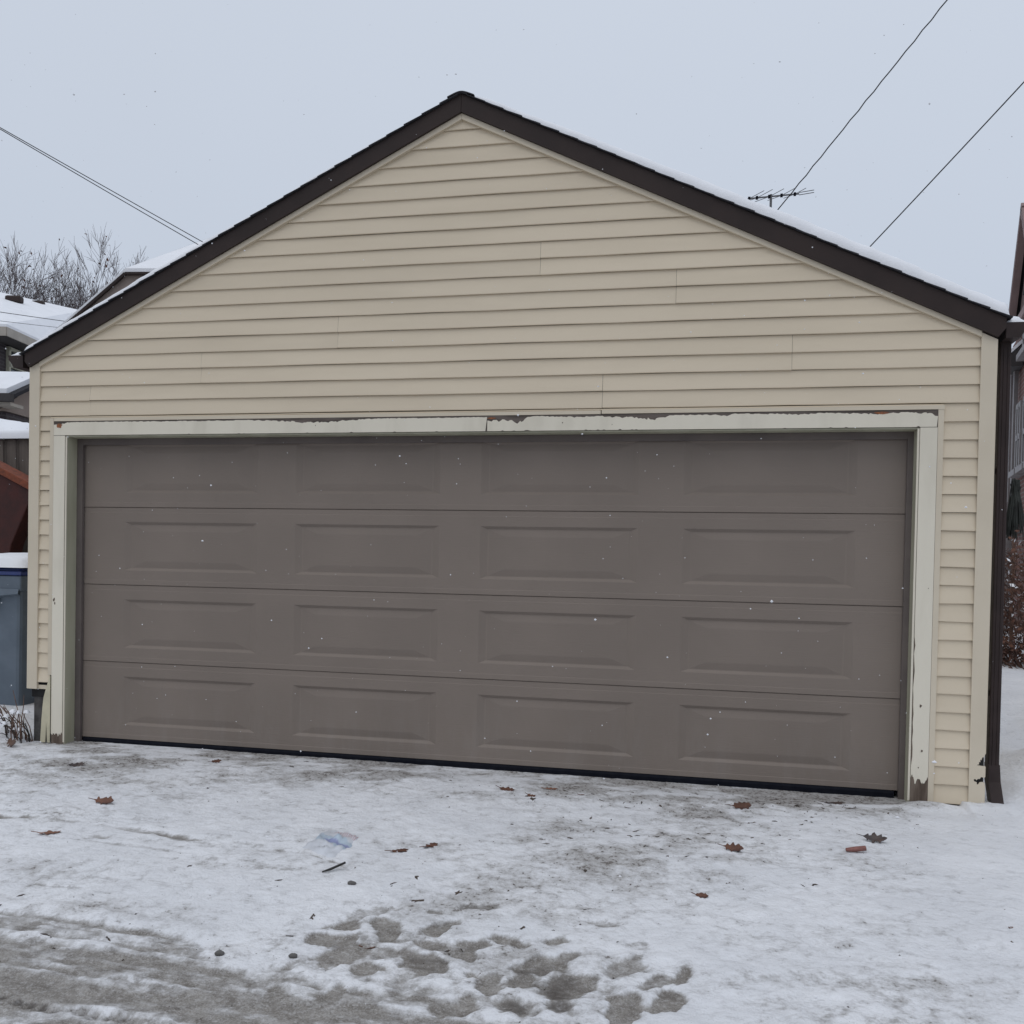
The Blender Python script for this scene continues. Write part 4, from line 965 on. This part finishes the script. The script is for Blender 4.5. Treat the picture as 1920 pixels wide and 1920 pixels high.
for i in range(nb+1):
    r = []
    for j in range(nb+1):
        u_, v_ = i/nb, j/nb; x = bxx+(u_-.5)*.23+.02*float(NZ.fbm(v_*5, u_*3)); y = byy+(v_-.5)*.36-.12*(u_-.5)+.03*float(NZ2.fbm(u_*4, v_*5))
        rim_ = min(u_, 1-u_, v_, 1-v_); h = .035*abs(float(NZ.fbm(u_*5+3, v_*5)))*2.2+.022*float(NZ2.fbm(u_*11, v_*11))
        r.append((x, y, gz(x, y)-.012+max(0, h)*min(1, rim_*6)+.014*min(1, rim_*8)))
    rows.append(r)
o = MB().grid(rows).build('plastic_bag', 'bag', None, origin=(bxx, byy, gz(bxx, byy)), smooth=True)
uv = o.data.uv_layers.new(name='UVMap')
for l in o.data.loops: uv.data[l.index].uv = ((l.vertex_index//(nb+1))/nb, (l.vertex_index % (nb+1))/nb)
tag(o, 'crumpled white plastic bag with blue and red print frozen into the snow', 'bag')

# crumbs of bark, leaf and grit: too many to count
R = random.Random(77); mb = MB()
def crumb(x, y, s):
    z = gz(x, y); a = R.uniform(0, 6.28); e_ = R.uniform(.35, 1)
    dx, dy = math.cos(a), math.sin(a)
    mb.add([(x+dx*s, y+dy*s, z-.001), (x-dy*s*e_*.6, y+dx*s*e_*.6, z-.001), (x-dx*s, y-dy*s, z-.001), (x+dy*s*e_*.6, y-dx*s*e_*.6, z-.001), (x+R.uniform(-.3, .3)*s, y+R.uniform(-.3, .3)*s, z+s*R.uniform(.25, .8))],
           [(0, 1, 4), (1, 2, 4), (2, 3, 4), (3, 0, 4)])
for cx, cy, sx, sy, n in ((1.3, -1.1, .7, .5, 190), (.6, -.35, 1.0, .25, 90), (-1.6, -.35, .9, .35, 90), (2.1, -.30, .5, .18, 110), (.7, -2.3, .7, .3, 110), (-.4, -2.9, .6, .25, 120), (1.6, -1.8, 1.0, .7, 70), (-1.3, -1.9, .8, .5, 40), (2.5, -1.4, .3, .35, 22), (1.0, -2.85, .5, .2, 40)):
    for i in range(n):
        x, y = R.gauss(cx, sx), R.gauss(cy, sy)
        if not (-3.6 < x < 4 and -3.6 < y < -.02): continue
        (R.random() < .62) and crumb(x, y, R.choice((.002, .003, .003, .004, .004, .005, .007)))
for cx, cy, sx, sy, n in ((1.35, -1.0, .5, .38, 85), (.65, -.45, .5, .15, 22), (-1.5, -.35, .8, .3, 14), (2.15, -.32, .35, .14, 46), (.75, -2.25, .5, .25, 18), (1.9, -.75, .3, .25, 14), (-.3, -2.8, .5, .2, 12)):
    for i in range(n):
        x, y = R.gauss(cx, sx), R.gauss(cy, sy); s_ = R.choice((.006, .008, .010, .014, .020, .026))*R.uniform(.8, 1.2); a0 = R.uniform(0, 6.28)
        if y > -.03: continue
        z = gz(x, y); m_ = 11; el_ = R.uniform(.2, .6); ring = []
        for k_ in range(m_):
            t = k_/m_*6.283; r_ = s_*R.uniform(.25, 1.25); px_, py_ = r_*math.cos(t), r_*el_*math.sin(t)
            xx, yy = x+px_*math.cos(a0)-py_*math.sin(a0), y+px_*math.sin(a0)+py_*math.cos(a0); ring.append((xx, yy, gz(xx, yy)+R.uniform(-.003, .003)))
        mb.add(ring+[(x, y, z+R.uniform(.002, .005))], [(k_, (k_+1) % m_, m_) for k_ in range(m_)])
o = mb.build('ground_litter', 'crumb'); o['kind'] = 'stuff'; tag(o, 'crumbs of bark and leaf scattered over the snow', 'litter')
for i, (x, y, s, lb) in enumerate(((.227, -2.13, .014, 'grey pebble below the black twig'), (.06, -2.86, .013, 'left of two dirty ice lumps at the slush edge'), (.30, -2.82, .012, 'right of two dirty ice lumps at the slush edge'))):
    z = gz(x, y); mb = MB(); rows = []
    for a in range(7):
        ph = a/6*math.pi; r = []
        for b in range(11):
            th = b/10*2*math.pi; k = s*(1+.5*float(NZ.fbm(math.cos(th)*2+i*5, ph*2+math.sin(th))))
            r.append((x+k*math.sin(ph)*math.cos(th)*1.3, y+k*math.sin(ph)*math.sin(th), z+.3*s+k*.7*math.cos(ph)))
        rows.append(r)
    tag(mb.grid(rows).build('pebble', 'pebble', None, origin=(x, y, z), smooth=True), lb, 'pebble')

# falling snow
R = random.Random(99); mb = MB()
for i in range(1700):
    x, y, z = R.uniform(-4.2, 5.2), R.uniform(-4.0, -.15), R.uniform(.1, 5.2)
    s = R.choice((.0011, .0013, .0016, .0018, .0022, .0028, .0036))*R.uniform(.8, 1.2)
    if i < 30: s = R.uniform(.0038, .0055); y = R.uniform(-3.2, -1.)
    p = [(x+s*R.uniform(.6, 1.5)*a, y+s*R.uniform(.6, 1.4)*b, z+s*R.uniform(.5, 1.2)*c_) for a, b, c_ in ((1, 0, 0), (-1, 0, 0), (0, 1, 0), (0, -1, 0), (0, 0, 1), (0, 0, -1))]
    mb.add(p, [(0, 2, 4), (2, 1, 4), (1, 3, 4), (3, 0, 4), (2, 0, 5), (1, 2, 5), (3, 1, 5), (0, 3, 5)])
o = mb.build('falling_snowflakes', 'snow'); o['kind'] = 'stuff'; tag(o, 'small white snowflakes falling in front of the garage', 'snowflakes')
